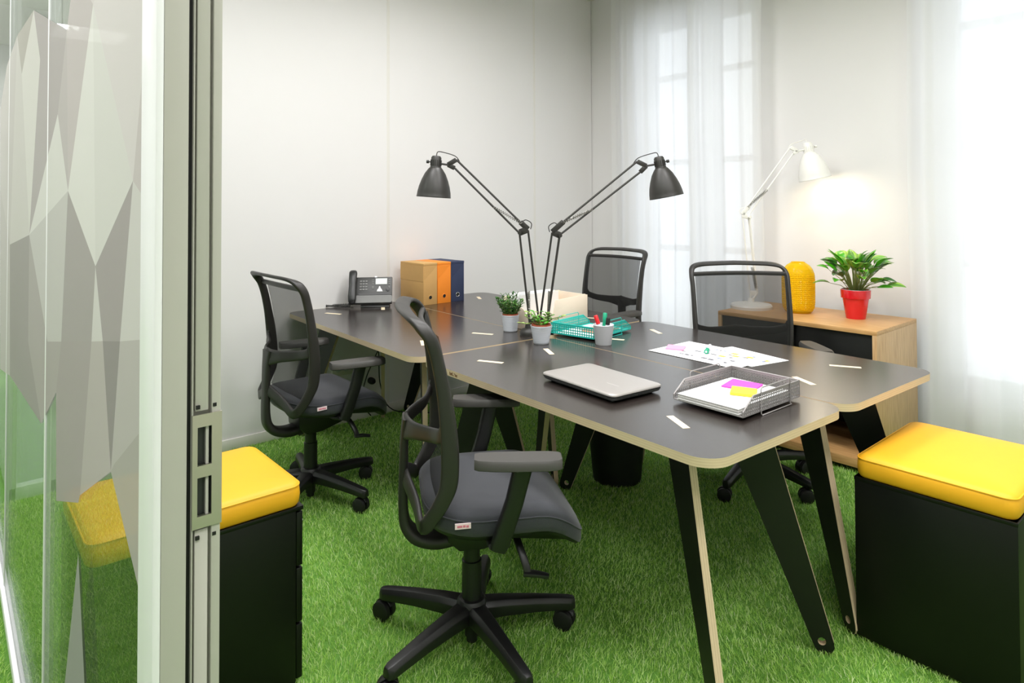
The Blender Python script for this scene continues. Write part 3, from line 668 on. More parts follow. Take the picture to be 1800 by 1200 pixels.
    prof = [(0.024, -0.018), (0.032, -0.026), (0.047, -0.048), (0.060, -0.078), (0.069, -0.106), (0.0745, -0.132), (0.0765, -0.150), (0.0775, -0.152), (0.0765, -0.1545), (0.0735, -0.151), (0.0725, -0.132), (0.067, -0.106), (0.058, -0.078), (0.045, -0.049), (0.030, -0.028), (0.02, -0.024)]
    obj('shade', MB().lathe(prof, 48, M), m, t, smooth=50)
    obj('cord_loop', MB().tube(spline([M @ Vector((0, 0, 0.032)), M @ Vector((-0.004 * sg, 0, 0.05)), M @ Vector((0.012 * sg, 0, 0.058)) if False else (sc + P(u3)) / 2 + Vector((0.018 * sg, 0, 0.045)), P(u3) + Vector((0.004 * sg, 0, 0.016)), P(u3) + (P(u2) - P(u3)) * 0.06], 5), 0.0022, 6), m, t)
    if lit:
        obj('bulb', MB().lathe([(0.003, -0.118), (0.016, -0.114), (0.026, -0.098), (0.028, -0.086), (0.022, -0.066), (0.014, -0.05), (0.012, -0.03)], 24, M), 'bulb', t)
        l = bpy.data.lights.new('lamp_light', 'POINT'); l.energy = 1.5; l.color = (1.0, 0.86, 0.62); l.shadow_soft_size = 0.045
        lo = bpy.data.objects.new('lamp_light', l); COL.objects.link(lo); lo.parent = t; lo.location = M @ Vector((0, 0, -0.128))
    return t
emissive('bulb', (255, 240, 214), 14)
RANG = math.atan2(R0.y, R0.x)
def q(px, py, s, bx, by, flip=1): return (flip * (px - bx) / s, (by - py) / s)
s_ = 363; bx, by = 930, 587
lp = [q(x, y, s_, bx, by, -1) for x, y in ((932, 566), (915, 410), (948, 560), (930, 404), (915, 408), (930, 402), (914, 408), (801, 294), (926, 399), (804, 279), (789, 288), (768, 285))]
lamp('black balanced-arm desk lamp leaning left over the desks', D(-0.10, 0.66), RANG + PI, 'lamp_black', None, ((lp[0], lp[1]), (lp[2], lp[3])), (lp[4], lp[5]), ((lp[6], lp[7]), (lp[8], lp[9])), lp[10], lp[11], rad(-4))
s_ = 360; bx, by = 962, 584
lp = [q(x, y, s_, bx, by) for x, y in ((966, 562), (988, 413), (953, 558), (975, 407), (989, 412), (975, 406), (990, 410), (1131, 301), (984, 397), (1126, 282), (1142, 290), (1166, 286))]
lamp('black balanced-arm desk lamp leaning right towards the window', D(-0.075, 0.745), RANG, 'lamp_black', None, ((lp[0], lp[1]), (lp[2], lp[3])), (lp[4], lp[5]), ((lp[6], lp[7]), (lp[8], lp[9])), lp[10], lp[11], rad(-11))
s_ = 288; bx, by = 1336, 534
lp = [q(x, y, s_, bx, by) for x, y in ((1346, 508), (1334, 375), (1334, 508), (1322, 371), (1334, 374), (1322, 370), (1334, 370), (1413, 262), (1326, 363), (1408, 251), (1421, 258), (1440, 254))]
lamp('lit white balanced-arm lamp standing on the sideboard', (-2.085, 3.74, sh), RANG, 'lamp_white', None, ((lp[0], lp[1]), (lp[2], lp[3])), (lp[4], lp[5]), ((lp[6], lp[7]), (lp[8], lp[9])), lp[10], lp[11], rad(-12), lit=True, base_r=0.122, sk=1.22, rod=0.0042)

# ------------------------------------------------------------------ vase and potted plants
vz = MB(); NS = 88
def vr(z):                                   # outline of the vase
    pts = [(0.0, 0.066), (0.012, 0.078), (0.03, 0.087), (0.06, 0.091), (0.19, 0.092), (0.225, 0.089), (0.255, 0.078), (0.275, 0.063), (0.288, 0.044), (0.292, 0.036)]
    for (a, ra), (b, rb) in zip(pts[:-1], pts[1:]):
        if a <= z <= b: return ra + (rb - ra) * (z - a) / (b - a)
    return pts[-1][1]
rs = []
NZ = 78
for j in range(NZ + 1):
    z = 0.292 * j / NZ; r = vr(z); k = 1.0 if 0.02 < z < 0.235 else 0.15
    rs.append([((r - 0.0028 * k * (1 if (j % 3 == 0) else 0) - 0.0028 * k * (1 if i % 2 == 0 else 0)) * math.cos(2 * PI * i / NS), (r - 0.0028 * k * (1 if (j % 3 == 0) else 0) - 0.0028 * k * (1 if i % 2 == 0 else 0)) * math.sin(2 * PI * i / NS), z) for i in range(NS)])
for z in (0.285, 0.22, 0.12, 0.02):
    rs.append([((vr(z) - 0.008) * math.cos(2 * PI * i / NS), (vr(z) - 0.008) * math.sin(2 * PI * i / NS), z) for i in range(NS)])
vt = thing('glass_vase', 'yellow glass vase with a cut grid pattern', 'vase', (-1.82, 3.80, sh))
obj('vase_body', vz.rings(rs), 'vase_glass', vt, smooth=25)
obj('rim', MB().tube([(0.036 * math.cos(2 * PI * i / 40), 0.036 * math.sin(2 * PI * i / 40), 0.292) for i in range(40)], 0.003, 8, closed=True), 'vase_glass', vt)

def leaf_mesh(name, L, W, bend, fold, m, tipw=0.02, edge=None):
    n = 7; rows = []
    for i in range(n + 1):
        t = i / n; wv = W / 2 * (math.sin(PI * min(t ** 0.75, 1)) ** 0.8 if 0 < t < 1 else tipw) + 0.0006
        x = L * (t - 0.12 * bend * t * t); z = bend * L * (0.35 * t - 0.75 * t * t)
        rows.append([(x, -wv, z + fold * wv), (x, -wv * 0.55, z + fold * wv * 0.5), (x, 0, z), (x, wv * 0.55, z + fold * wv * 0.5), (x, wv, z + fold * wv)])
    mb = MB().rings(rows, closed=False, caps=(False, False))
    mats = [m] + ([edge] if edge else [])
    if edge:
        for i in range(len(mb.m)):
            if i % 4 in (0, 3): mb.m[i] = 1
    o = obj(name, mb, mats, smooth=180)
    s_ = o.modifiers.new('thickness', 'SOLIDIFY'); s_.thickness = 0.0008
    return o
def place(o, base, yaw, pitch, sc, roll, parent):
    o.parent = parent; o.location = base; o.rotation_euler = Euler((roll, -pitch, yaw), 'XYZ'); o.scale = (sc, sc, sc)

# red pot with a leafy green plant
pt = thing('potted_plant', 'leafy green plant in a glossy red pot on the sideboard', 'plant', (-1.512, 3.83, sh))
obj('pot', MB().lathe([(0.048, 0.0), (0.050, 0.004), (0.066, 0.108), (0.0665, 0.112), (0.0745, 0.114), (0.0765, 0.156), (0.0745, 0.160), (0.070, 0.158), (0.066, 0.13)], 48), 'red_glaze', pt, smooth=40)
obj('pot_lip', MB().tube([(0.0725 * math.cos(2 * PI * i / 40), 0.0725 * math.sin(2 * PI * i / 40), 0.159) for i in range(40)], 0.002, 6, closed=True), 'pot_white', pt)
obj('soil', MB().lathe([(0.066, 0.135), (0.05, 0.145), (0.0, 0.147)], 24), 'soil', pt)
rnd = random.Random(11); protos = []
for k in range(5):
    protos.append(leaf_mesh('leaf', 0.092, 0.046 + 0.003 * k, 0.1 + 0.22 * k, 0.3, ['leaf_bright', 'leaf_mid', 'leaf_bright', 'leaf_dark', 'leaf_bright'][k], edge=['leaf_bright', 'leaf_edge', 'leaf_mid', 'leaf_dark', 'leaf_edge'][k]))
used = set()
def leaf_copy(k):
    if k not in used: used.add(k); return protos[k]
    o = protos[k].copy(); COL.objects.link(o); return o
spec = []
for i in range(72):
    el = rnd.uniform(0.25, 1.3) if i > 26 else rnd.uniform(0.95, 1.52)
    spec.append((rnd.uniform(0, 2 * PI), el, rnd.uniform(0.55, 1.0)))
for i, (yw, el, ln) in enumerate(spec):
    d = Vector((math.cos(yw) * math.cos(el), math.sin(yw) * math.cos(el), math.sin(el)))
    b0 = Vector((0.02 * math.cos(yw), 0.02 * math.sin(yw), 0.14)); st = 0.05 + 0.135 * ln * (0.55 + 0.45 * math.sin(el))
    mid_ = b0 + d * st * 0.5 + Vector((0, 0, 0.02)); tip = b0 + d * st + Vector((0, 0, 0.012))
    obj('leaf_stalk', MB().tube([b0, mid_, tip], [0.0022, 0.0018, 0.0014], 5), 'stem', pt)
    place(leaf_copy(i % 5), tip, yw + rnd.uniform(-0.3, 0.3), el * 0.85 - 0.12, rnd.uniform(0.7, 1.15), rnd.uniform(-0.5, 0.5), pt)

def small_pot(label, c, r0, r1, h, group):
    t = thing('potted_succulent', label, 'plant', c, 0.4, group)
    prof = [(r0 - 0.002, 0.0), (r0, 0.003)]
    for i in range(9):
        f0 = i / 9; f1 = (i + 0.85) / 9; z0 = 0.004 + (h - 0.010) * f0; z1 = 0.004 + (h - 0.010) * f1
        ra = r0 + (r1 - r0) * f0; rb = r0 + (r1 - r0) * f1
        prof += [(ra + 0.0008, z0), (rb + 0.0008, z1), (rb - 0.0006, z1 + 0.0004)]
    prof += [(r1 + 0.0015, h - 0.005), (r1 + 0.0015, h), (r1 - 0.002, h), (r1 - 0.003, h - 0.012)]
    obj('outer_pot', MB().lathe(prof, 48), 'pot_white', t, smooth=30)
    obj('inner_pot', MB().lathe([(r1 - 0.006, h - 0.02), (r1 - 0.0035, h + 0.006), (r1 - 0.006, h + 0.006), (r1 - 0.008, h - 0.006)], 40), 'terracotta', t)
    obj('soil', MB().lathe([(r1 - 0.008, h - 0.008), (0.0, h - 0.002)], 24), 'soil', t)
    return t
FD = Vector((F0.x, F0.y, 0))
p1 = small_pot('bushy upright green succulent in a small white pot farther from the laptop', D(-0.203, 0.629) + FD * 0.034, 0.034, 0.043, 0.082, 'succulents in ribbed white pots')
rnd = random.Random(4); fol = MB(); pal = MB(); stm = MB()
def pad_leaf(mb, p, d, L, Wd):
    d = Vector(d).normalized(); sd = d.cross(Vector((0, 0, 1)));
    if sd.length < 1e-3: sd = Vector((1, 0, 0))
    sd.normalize(); nn = sd.cross(d); p = Vector(p)
    rs = []
    for t, wv in ((0, 0.12), (0.3, 0.7), (0.62, 1.0), (0.86, 0.7), (1.0, 0.08)):
        c = p + d * L * t + nn * L * 0.12 * math.sin(PI * t); w2 = Wd / 2 * wv; h2 = Wd * 0.13 * wv + 0.0003
        rs.append([c + sd * w2, c + nn * h2, c - sd * w2, c - nn * h2])
    mb.rings(rs)
for i in range(30):
    yw = rnd.uniform(0, 2 * PI); rr0 = 0.03 * math.sqrt(rnd.random()); b = Vector((rr0 * math.cos(yw), rr0 * math.sin(yw), 0.076))
    lean = rr0 / 0.03 * 0.55; top = b + Vector((math.cos(yw) * math.sin(lean), math.sin(yw) * math.sin(lean), math.cos(lean))) * rnd.uniform(0.05, 0.118)
    stm.tube([b, top], [0.0016, 0.0011], 5)
    nl = int((top - b).length / 0.010)
    for k in range(1, nl + 1):
        c = b + (top - b) * (k / nl)
        for s in (0, PI):
            a = k * PI / 2 + s + yw; e = rnd.uniform(0.3, 0.9) + (0.3 if k == nl else 0)
            pad_leaf(fol if rnd.random() < 0.72 else pal, c, (math.cos(a) * math.cos(e), math.sin(a) * math.cos(e), math.sin(e)), rnd.uniform(0.016, 0.024), rnd.uniform(0.008, 0.011))
obj('stems', stm, 'stem', p1); a_ = obj('foliage', fol, 'leaf_dark', p1, smooth=180); a_['kind'] = 'stuff'; a_ = obj('foliage', pal, 'leaf_mid', p1, smooth=180); a_['kind'] = 'stuff'
p2 = small_pot('loose pale green succulent in a small white pot nearest the laptop', D(0.115, 0.558) + FD * 0.034, 0.0345, 0.0475, 0.082, 'succulents in ribbed white pots')
rnd = random.Random(21); stm = MB()
lm = []
for k, (mm, Lf, Wf) in enumerate((('leaf_mid', 0.034, 0.022), ('leaf_pale', 0.036, 0.024), ('leaf_bright', 0.03, 0.02))):
    mb = MB(); pad_leaf(mb, (0, 0, 0), (1, 0, 0.001), Lf, Wf); lm.append(obj('leaf', mb, mm, p2, smooth=180))
first = [True] * 3
for i in range(15):
    yw = i * 2.399 + rnd.uniform(-0.3, 0.3); el = rnd.uniform(0.25, 1.35); b = Vector((0.014 * math.cos(yw), 0.014 * math.sin(yw), 0.078))
    top = b + Vector((math.cos(yw) * math.cos(el), math.sin(yw) * math.cos(el), math.sin(el))) * rnd.uniform(0.03, 0.078)
    stm.tube([b, (b + top) / 2 + Vector((0, 0, 0.006)), top], [0.0018, 0.0015, 0.0012], 5)
    for k in range(3):
        m_ = rnd.randrange(3); o = lm[m_] if first[m_] else lm[m_].copy()
        if not first[m_]: COL.objects.link(o)
        first[m_] = False
        place(o, top - (top - b) * 0.28 * k, yw + (k - 1) * 1.7 + rnd.uniform(-0.4, 0.4), rnd.uniform(-0.1, 0.8), rnd.uniform(0.6, 1.0), rnd.uniform(-0.6, 0.6), p2)
for ang, el, ln in ((RANG + PI + 0.1, 0.12, 0.095), (RANG + PI - 0.2, 0.75, 0.085), (RANG - 0.1, 0.5, 0.09)):       # long straggling shoots
    ang -= 0.4
    b = Vector((0.01, 0, 0.08)); top = b + Vector((math.cos(ang) * math.cos(el), math.sin(ang) * math.cos(el), math.sin(el))) * ln
    stm.tube([b, (b + top) / 2 + Vector((0, 0, 0.01)), top], [0.0028, 0.0024, 0.0012], 6)
    for k in range(3):
        o = lm[1].copy(); COL.objects.link(o); place(o, b + (top - b) * (0.6 + 0.2 * k), ang + rnd.uniform(-0.5, 0.5), 0.2, 0.75, rnd.uniform(-0.5, 0.5), p2)
obj('stems', stm, 'stem', p2)

# ------------------------------------------------------------------ archive boxes
def archive_box(label, u, v, rz, m, ring):
    Wb, Db, Hb = 0.107, 0.262, 0.262
    t = thing('archive_box', label, 'box', D(u, v), rz, 'cardboard archive boxes on the far left desk')   # local +X = spine side
    obj('carton', MB().box(-Db, 0, 0.0012, Wb - 0.0012, 0, Hb - 0.014), m, t, bevel=0.0012)
    obj('lid', MB().box(-Db - 0.001, 0.0012, 0.0002, Wb - 0.0002, Hb - 0.016, Hb), m, t, bevel=0.0015)
    obj('side_flap', MB().box(-Db, -0.001, -0.0004, 0.001, Hb * 0.56, Hb - 0.015), m, t)
    obj('spine_fold', MB().prism([(0.004, Hb * 0.60), (Wb - 0.004, Hb - 0.018), (0.004, Hb - 0.018)], 0.0, 0.0010, Matrix(((0, 0, 1, 0), (1, 0, 0, 0), (0, 1, 0, 0), (0, 0, 0, 1)))), m, t)
    obj('finger_hole', MB().lathe([(0.0115, 0.0004), (0.0115, 0.0011)], 24, T(0, Wb / 2, 0.045, 0, 0, PI / 2)), 'rubber', t)
    rg = [(0.0006, Wb / 2 + 0.0135 * math.cos(2 * PI * i / 28), 0.045 + 0.0135 * math.sin(2 * PI * i / 28)) for i in range(28)]
    obj('hole_ring', MB().tube(rg, 0.0022, 6, closed=True), ring, t)
br = DROT + rad(4)
archive_box('plain brown cardboard archive box nearest the telephone', -1.232, 0.742, br, 'kraft', 'kraft')
archive_box('orange archive box standing between brown and navy boxes', -1.2395, 0.850, br, 'orange_card', 'orange_card')
archive_box('navy blue archive box with a metal ringed finger hole', -1.247, 0.958, br, 'navy_card', 'chrome')

# ------------------------------------------------------------------ telephone
ph = thing('telephone', 'dark grey desk telephone with handset and small screen', 'telephone', D(-1.415, 0.475), DROT + rad(60))
PM = Matrix(((1, 0, 0, 0), (0, 0, -1, 0), (0, 1, 0, 0), (0, 0, 0, 1)))
def side(poly, x0, x1): return MB().prism([(y, z) for y, z in poly], x0, x1, Matrix(((0, 0, 1, 0), (1, 0, 0, 0), (0, 1, 0, 0), (0, 0, 0, 1))))
obj('stand', side([(-0.055, 0.0), (0.075, 0.0), (0.06, 0.06), (-0.05, 0.012)], -0.06, 0.115), 'phone_dark', ph, bevel=0.003)
tilt = Matrix.Translation((0, -0.062, 0.026)) @ Matrix.Rotation(rad(62), 4, 'X')
bd = MB().box(-0.13, 0.13, 0.0, 0.175, -0.022, 0.0, tilt); obj('body', bd, 'phone_body', ph, bevel=0.005)
obj('lower_tray', MB().prism(rrect(-0.105, 0.13, 0.004, 0.052, 0.012, 4), 0.0, 0.006, tilt), 'key_grey', ph)
obj('key_strip', MB().box(-0.07, 0.126, 0.056, 0.064, 0.0, 0.003, tilt), 'phone_dark', ph)
for i in range(12):
    cx, cy = -0.062 + 0.017 * (i % 3), 0.092 + 0.018 * (i // 3)
    obj('key', MB().box(cx - 0.006, cx + 0.006, cy - 0.005, cy + 0.005, 0, 0.003, tilt), 'key_grey', ph)
obj('screen', MB().box(0.028, 0.098, 0.125, 0.163, 0, 0.002, tilt), 'phone_screen', ph)
obj('screen_bezel', MB().box(0.022, 0.104, 0.119, 0.168, -0.002, 0.001, tilt), 'phone_dark', ph)
for cy in (0.10, 0.108, 0.128, 0.14, 0.152):
    for cx in (0.012, 0.112): obj('function_key', MB().box(cx - 0.005, cx + 0.005, cy - 0.003, cy + 0.003, 0, 0.0025, tilt), 'key_grey', ph)
obj('name_label', MB().prism([(0.036, 0.078), (0.072, 0.078), (0.066, 0.092), (0.060, 0.098), (0.056, 0.112), (0.050, 0.112), (0.046, 0.096), (0.040, 0.092)], 0, 0.0012, tilt), 'paper', ph)
obj('navigator_key', MB().lathe([(0.012, 0), (0.012, 0.003), (0.004, 0.004)], 20, tilt @ T(0.104, 0.09, 0)), 'phone_dark', ph)
obj('status_light', MB().box(0.022, 0.036, 0.17, 0.178, -0.004, 0.003, tilt), 'paper', ph)
hs = [tilt @ Vector((-0.109, y, z)) for y, z in ((0.0, 0.014), (0.012, 0.026), (0.04, 0.030), (0.10, 0.034), (0.155, 0.032), (0.19, 0.024), (0.205, 0.012))]
obj('handset', MB().sweep(spline(hs, 4), lerp_list([0.03, 0.046, 0.05, 0.044, 0.048, 0.05, 0.034], 4), lerp_list([0.02, 0.034, 0.034, 0.026, 0.032, 0.036, 0.024], 4), (1, 0, 0), n=16), 'phone_dark', ph)
cp = []
for i in range(260):
    f = i / 259; base = [Vector((-0.12, -0.06, 0.012)), Vector((-0.20, -0.035, 0.009)), Vector((-0.27, 0.0, 0.009)), Vector((-0.28, 0.03, 0.009)), Vector((-0.2, 0.03, 0.009)), Vector((-0.11, 0.03, 0.012))]
    g = f * 5; k = min(int(g), 4); c = base[k].lerp(base[k + 1], g - k); cp.append(c + Vector((0, 0.006 * math.cos(i * 1.1), 0.006 * math.sin(i * 1.1))))
obj('coiled_cord', MB().tube(cp, 0.0022, 5), 'phone_dark', ph)

# ------------------------------------------------------------------ cream document holder behind the black lamps
og = thing('document_holder', 'cream card document holder with white papers behind the black lamps', 'file box', D(-0.165, 0.73), DROT)
VZ = Matrix(((0, 0, 1, 0), (1, 0, 0, 0), (0, 1, 0, 0), (0, 0, 0, 1)))     # polygon (y, z), thickness along x
def bump(y0, y1, z, h): return [(y0 + (y1 - y0) * i / 8, z + h * math.sin(PI * i / 8)) for i in range(9)]
front = [(0, 0), (0.395, 0)] + [(0.395, 0.147)] + bump(0.388, 0.352, 0.147, 0.006) + [(0.345, 0.146), (0.165, 0.138), (0.15, 0.075), (0.09, 0.05), (0, 0.045)]
obj('front_panel', MB().prism(front, -0.004, 0.0, VZ), 'cream_card', og, bevel=0.001)
XZ = Matrix(((1, 0, 0, 0), (0, 0, -1, 0), (0, 1, 0, 0), (0, 0, 0, 1)))
sidep = [(0, 0), (0, 0.045), (-0.06, 0.10), (-0.15, 0.13), (-0.22, 0.13), (-0.22, 0)]
obj('side_panel', MB().prism(sidep, -0.004, 0.0, XZ), 'cream_card', og, bevel=0.001)
obj('side_panel', MB().prism([(0, 0), (0, 0.147), (-0.22, 0.147), (-0.22, 0)], -0.395, -0.391, XZ), 'cream_card', og, bevel=0.001)
obj('back_panel', MB().box(-0.224, -0.22, 0, 0.395, 0, 0.15), 'cream_card', og, bevel=0.001)
obj('bottom_panel', MB().box(-0.22, 0, 0, 0.395, 0, 0.004), 'cream_card', og)
for k in range(7):
    hgt = 0.165 - 0.006 * (k % 3)
    obj('paper_sheet', MB().box(-0.2 + 0.014 * k, -0.196 + 0.014 * k, 0.02, 0.31 - 0.004 * k, 0.005, hgt), 'paper', og)

# ------------------------------------------------------------------ letter trays
def tray(label, c, rz, m, W_, L_, H_, p=0.0095, wd=0.0034):
    t = thing('letter_tray', label, 'letter tray', c, rz, 'perforated metal letter trays')     # local +Y = low open end
    z0 = 0.012
    def hgt(y):
        cut = L_ / 2 - 0.055
        return H_ if y < cut else H_ - (H_ - 0.014) * (y - cut) / 0.055
    for s in (-1, 1):
        mb = MB(); x = s * W_ / 2; n = int(L_ / p)
        for i in range(n + 1):
            y = -L_ / 2 + L_ * i / n; mb.box(x - 0.0006, x + 0.0006, y - wd / 2, y + wd / 2, z0, z0 + hgt(y))
        k = int(H_ / p)
        for j in range(k + 1):
            z = j * p; yend = L_ / 2 if z <= 0.014 else (L_ / 2 - 0.055 * (z - 0.014) / (H_ - 0.014)); mb.box(x - 0.0006, x + 0.0006, -L_ / 2, yend, z0 + z - wd / 2, z0 + z + wd / 2)
        sp = obj('side_panel', mb, m, t)
        obj('side_rim', MB().box(x - 0.0014, x + 0.0014, -L_ / 2, L_ / 2 - 0.055, z0 + H_ - 0.008, z0 + H_ + 0.0015).tube([(x, -L_ / 2, z0 + H_), (x, L_ / 2 - 0.055, z0 + H_), (x, L_ / 2, z0 + 0.014), (x, L_ / 2, z0)], 0.0026, 6), m, sp)
        xo = x + s * 0.004; a, b = -L_ * 0.30, L_ * 0.22
        obj('wire_foot', MB().tube([(xo + s * 0.004, a, 0.0025), (xo, a, 0.006), (xo, a, z0 + H_ + 0.012), (xo, a + 0.006, z0 + H_ + 0.018), (xo, b - 0.006, z0 + H_ + 0.018), (xo, b, z0 + H_ + 0.012), (xo, b, 0.006), (xo + s * 0.004, b, 0.0025)], 0.002, 6, closed=True), m, t)
    mb = MB(); y = -L_ / 2; n = int(W_ / p)
    for i in range(n + 1):
        x = -W_ / 2 + W_ * i / n; mb.box(x - wd / 2, x + wd / 2, y - 0.0006, y + 0.0006, z0, z0 + H_)
    for j in range(int(H_ / p) + 1): mb.box(-W_ / 2, W_ / 2, y - 0.0006, y + 0.0006, z0 + j * p - wd / 2, z0 + j * p + wd / 2)
    bp = obj('back_panel', mb, m, t)
    obj('back_rim', MB().box(-W_ / 2, W_ / 2, y - 0.0014, y + 0.0014, z0 + H_ - 0.008, z0 + H_ + 0.0015).tube([(-W_ / 2, y, z0 + H_), (W_ / 2, y, z0 + H_)], 0.0026, 6), m, bp)
    mb = MB().box(-W_ / 2, W_ / 2, -L_ / 2, L_ / 2, z0 - 0.001, z0)
    obj('base_sheet', mb, m, t); obj('front_lip', MB().tube([(-W_ / 2, L_ / 2, z0), (W_ / 2, L_ / 2, z0)], 0.0026, 6), m, t)
    return t
tg_ = tray('grey perforated metal letter tray full of paper near the desk corner', D(1.147, 0.488), DROT + rad(181), 'grey_metal', 0.242, 0.325, 0.052, 0.0098, 0.0036)
ps = thing('paper_stack', 'stack of white paper lying in the grey letter tray', 'paper', D(1.150, 0.470, DZ + 0.0125), DROT + rad(181))
for k in range(9): obj('paper_sheet', MB().box(-0.105 - 0.0012 * (k % 3), 0.105 - 0.0012 * (k % 2), -0.1485 + 0.001 * (k % 4), 0.1485 + 0.001 * (k % 3), 0.0024 * k, 0.0024 * k + 0.0021), 'paper' if k % 2 == 0 else 'paper_edge', ps)
def note(label, c, rz, m, w=0.076, h=0.006, group='sticky note pads'):
    t = thing('sticky_note_pad', label, 'sticky notes', c, rz, group)
    obj('pad', MB().box(-w / 2, w / 2, -w / 2, w / 2, 0, h), m, t, bevel=0.0006, seg=1)
    obj('top_sheet', MB().add([(-w / 2, -w / 2, h + 0.0003), (w / 2, -w / 2, h + 0.0003), (w / 2, w / 2 - 0.0, h + 0.001), (-w / 2, w / 2, h + 0.0025)], [(0, 1, 2, 3)]), m, t)
PZ = DZ + 0.0125 + 0.0218
note('magenta sticky note pad on the paper in the grey tray', D(1.13, 0.545, PZ), DROT + rad(12), 'note_magenta', 0.1, 0.004)
note('yellow sticky note pad on the paper in the grey tray', D(1.178, 0.478, PZ + 0.0005), DROT + rad(28), 'note_yellow', 0.076, 0.007)
tt = tray('teal perforated metal letter tray behind the pen cup', D(0.062, 0.925), DROT + rad(11), 'teal_metal', 0.245, 0.325, 0.050, 0.0125, 0.0046)
ps2 = thing('paper_sheet', 'salmon card on a white sheet in the teal tray', 'paper', D(0.062, 0.92, DZ + 0.0125), DROT + rad(11))
obj('sheet', MB().box(-0.02, 0.1, -0.05, 0.10, 0.0016, 0.012), 'salmon', ps2); obj('white_sheet', MB().box(-0.1, 0.1, -0.142, 0.142, 0.0, 0.0015), 'paper', ps2)

# ------------------------------------------------------------------ pen cup, pens and marker
cup = thing('pen_cup', 'white pen cup in front of the teal tray', 'cup', D(0.309, 0.76) + FD * 0.036)
obj('cup_body', MB().lathe([(0.034, 0.0), (0.036, 0.003), (0.046, 0.086), (0.0475, 0.0885), (0.046, 0.090), (0.044, 0.088), (0.034, 0.006), (0.0, 0.006)], 40), 'cup_white', cup, smooth=40)
cc = D(0.309, 0.76) + FD * 0.036
def pen(name, label, cat, p, d, L, r, mb_, mc, capf):
    t = thing(name, label, cat, p, 0, 'pens in the white cup'); d = Vector(d).normalized(); M = d.to_track_quat('Z', 'Y').to_matrix().to_4x4()
    obj('barrel', MB().lathe([(r * 0.7, 0), (r, 0.004), (r, L * (1 - capf))], 14, M), mb_, t)
    obj('cap', MB().lathe([(r * 1.14, L * (1 - capf)), (r * 1.14, L - 0.003), (r * 0.9, L)], 14, M), mc, t)
    return t
pen('marker_pen', 'white marker with a red cap leaning in the cup', 'pen', cc + Vector((0.004, 0.004, 0.01)), -R0 * 0.34 + Vector((0, 0, 1)) + FD * 0.1, 0.125, 0.0085, 'cup_white', 'red_plastic', 0.32)
pen('marker_pen', 'black-capped white marker standing in the cup', 'pen', cc + R0 * 0.008 + Vector((0, 0, 0.01)), R0 * 0.12 + Vector((0, 0, 1)) - FD * 0.1, 0.112, 0.0085, 'cup_white', 'rubber', 0.28)
pen('marker_pen', 'tall green highlighter standing in the cup', 'pen', cc + FD * 0.014 + Vector((0, 0, 0.01)), R0 * 0.10 + Vector((0, 0, 1)) + FD * 0.12, 0.128, 0.0085, 'green_plastic', 'green_plastic', 0.25)
mk = thing('marker_pen', 'white marker with a green cap lying on the printed papers', 'pen', D(0.675, 1.0, DZ + 0.012), DROT + rad(118))
MX = Matrix.Rotation(PI / 2, 4, 'Y')
obj('barrel', MB().lathe([(0.0085, 0.0), (0.0085, 0.085), (0.006, 0.09)], 16, MX), 'cup_white', mk); obj('cap', MB().lathe([(0.0055, -0.04), (0.0095, -0.037), (0.0095, 0.0)], 16, MX), 'green_plastic', mk)
obj('cap_tip', MB().lathe([(0.0045, -0.0406), (0.0045, -0.0398)], 12, MX), 'cup_white', mk)

# ------------------------------------------------------------------ loose papers
def sheet(label, c, rz, w, h, seed, z):
    t = thing('printed_sheet', label, 'paper', c, rz, 'loose printed sheets on the far right desk'); rnd = random.Random(seed)
    obj('sheet', MB().box(-w / 2, w / 2, -h / 2, h / 2, 0, 0.0006), 'paper', t)
    a = MB(); b_ = MB(); c_ = MB()
    for k in range(5):
        y = h * 0.30 - k * h * 0.15; x = -w * 0.30
        while x < w * 0.36:
            l = rnd.uniform(0.01, 0.035)
            if rnd.random() < 0.42: (a if rnd.random() < 0.75 else b_).box(x, x + l, y - rnd.uniform(0.004, 0.011), y + rnd.uniform(0.004, 0.011), 0.0007, 0.0009)
            x += l + 0.006
    for k in range(4):
        x = rnd.uniform(0.02, w * 0.32); y = rnd.uniform(-h * 0.25, h * 0.3); c_.box(x, x + 0.03, y, y + 0.022, 0.0008, 0.001)
    for mb_, mm in ((a, 'ink'), (b_, 'ink_blue'), (c_, 'ink_orange')):
        po_ = obj('print', mb_, mm, t); po_['kind'] = 'stuff'
sheet('lower printed sheet sticking out towards the sideboard', D(0.80, 1.055, DZ + 0.0004), DROT + rad(-10), 0.297, 0.21, 3, 0)
sheet('large printed sheet under the pink notes and the marker', D(0.70, 0.985, DZ + 0.0016), DROT + rad(1), 0.42, 0.29, 8, 0)
note('pale pink sticky note pad on the printed papers', D(0.545, 0.955, DZ + 0.0024), DROT + rad(28), 'note_pink', 0.076, 0.005)

# ------------------------------------------------------------------ laptop
lt = thing('laptop', 'closed silver laptop lying on the near desk', 'laptop', D(0.750, 0.277), DROT + rad(-3))
obj('base', MB().rings([[(x, y, z) for x, y in rrect(-a, a, -b, b, 0.02, 5)] for a, b, z in ((0.165, 0.098, 0.003), (0.180, 0.112, 0.010), (0.183, 0.115, 0.017), (0.183, 0.115, 0.0195))]), 'laptop_base', lt)
obj('lid', MB().rings([[(x, y, z) for x, y in rrect(-a, a, -b, b, 0.02, 5)] for a, b, z in ((0.182, 0.114, 0.0205), (0.184, 0.116, 0.0225), (0.1835, 0.1155, 0.027), (0.180, 0.112, 0.0295), (0.165, 0.098, 0.0305), (0.1, 0.05, 0.031))]), 'laptop_lid', lt, smooth=50)
obj('hinge', MB().box(-0.13, 0.13, 0.108, 0.1165, 0.012, 0.024), 'laptop_base', lt, bevel=0.002)
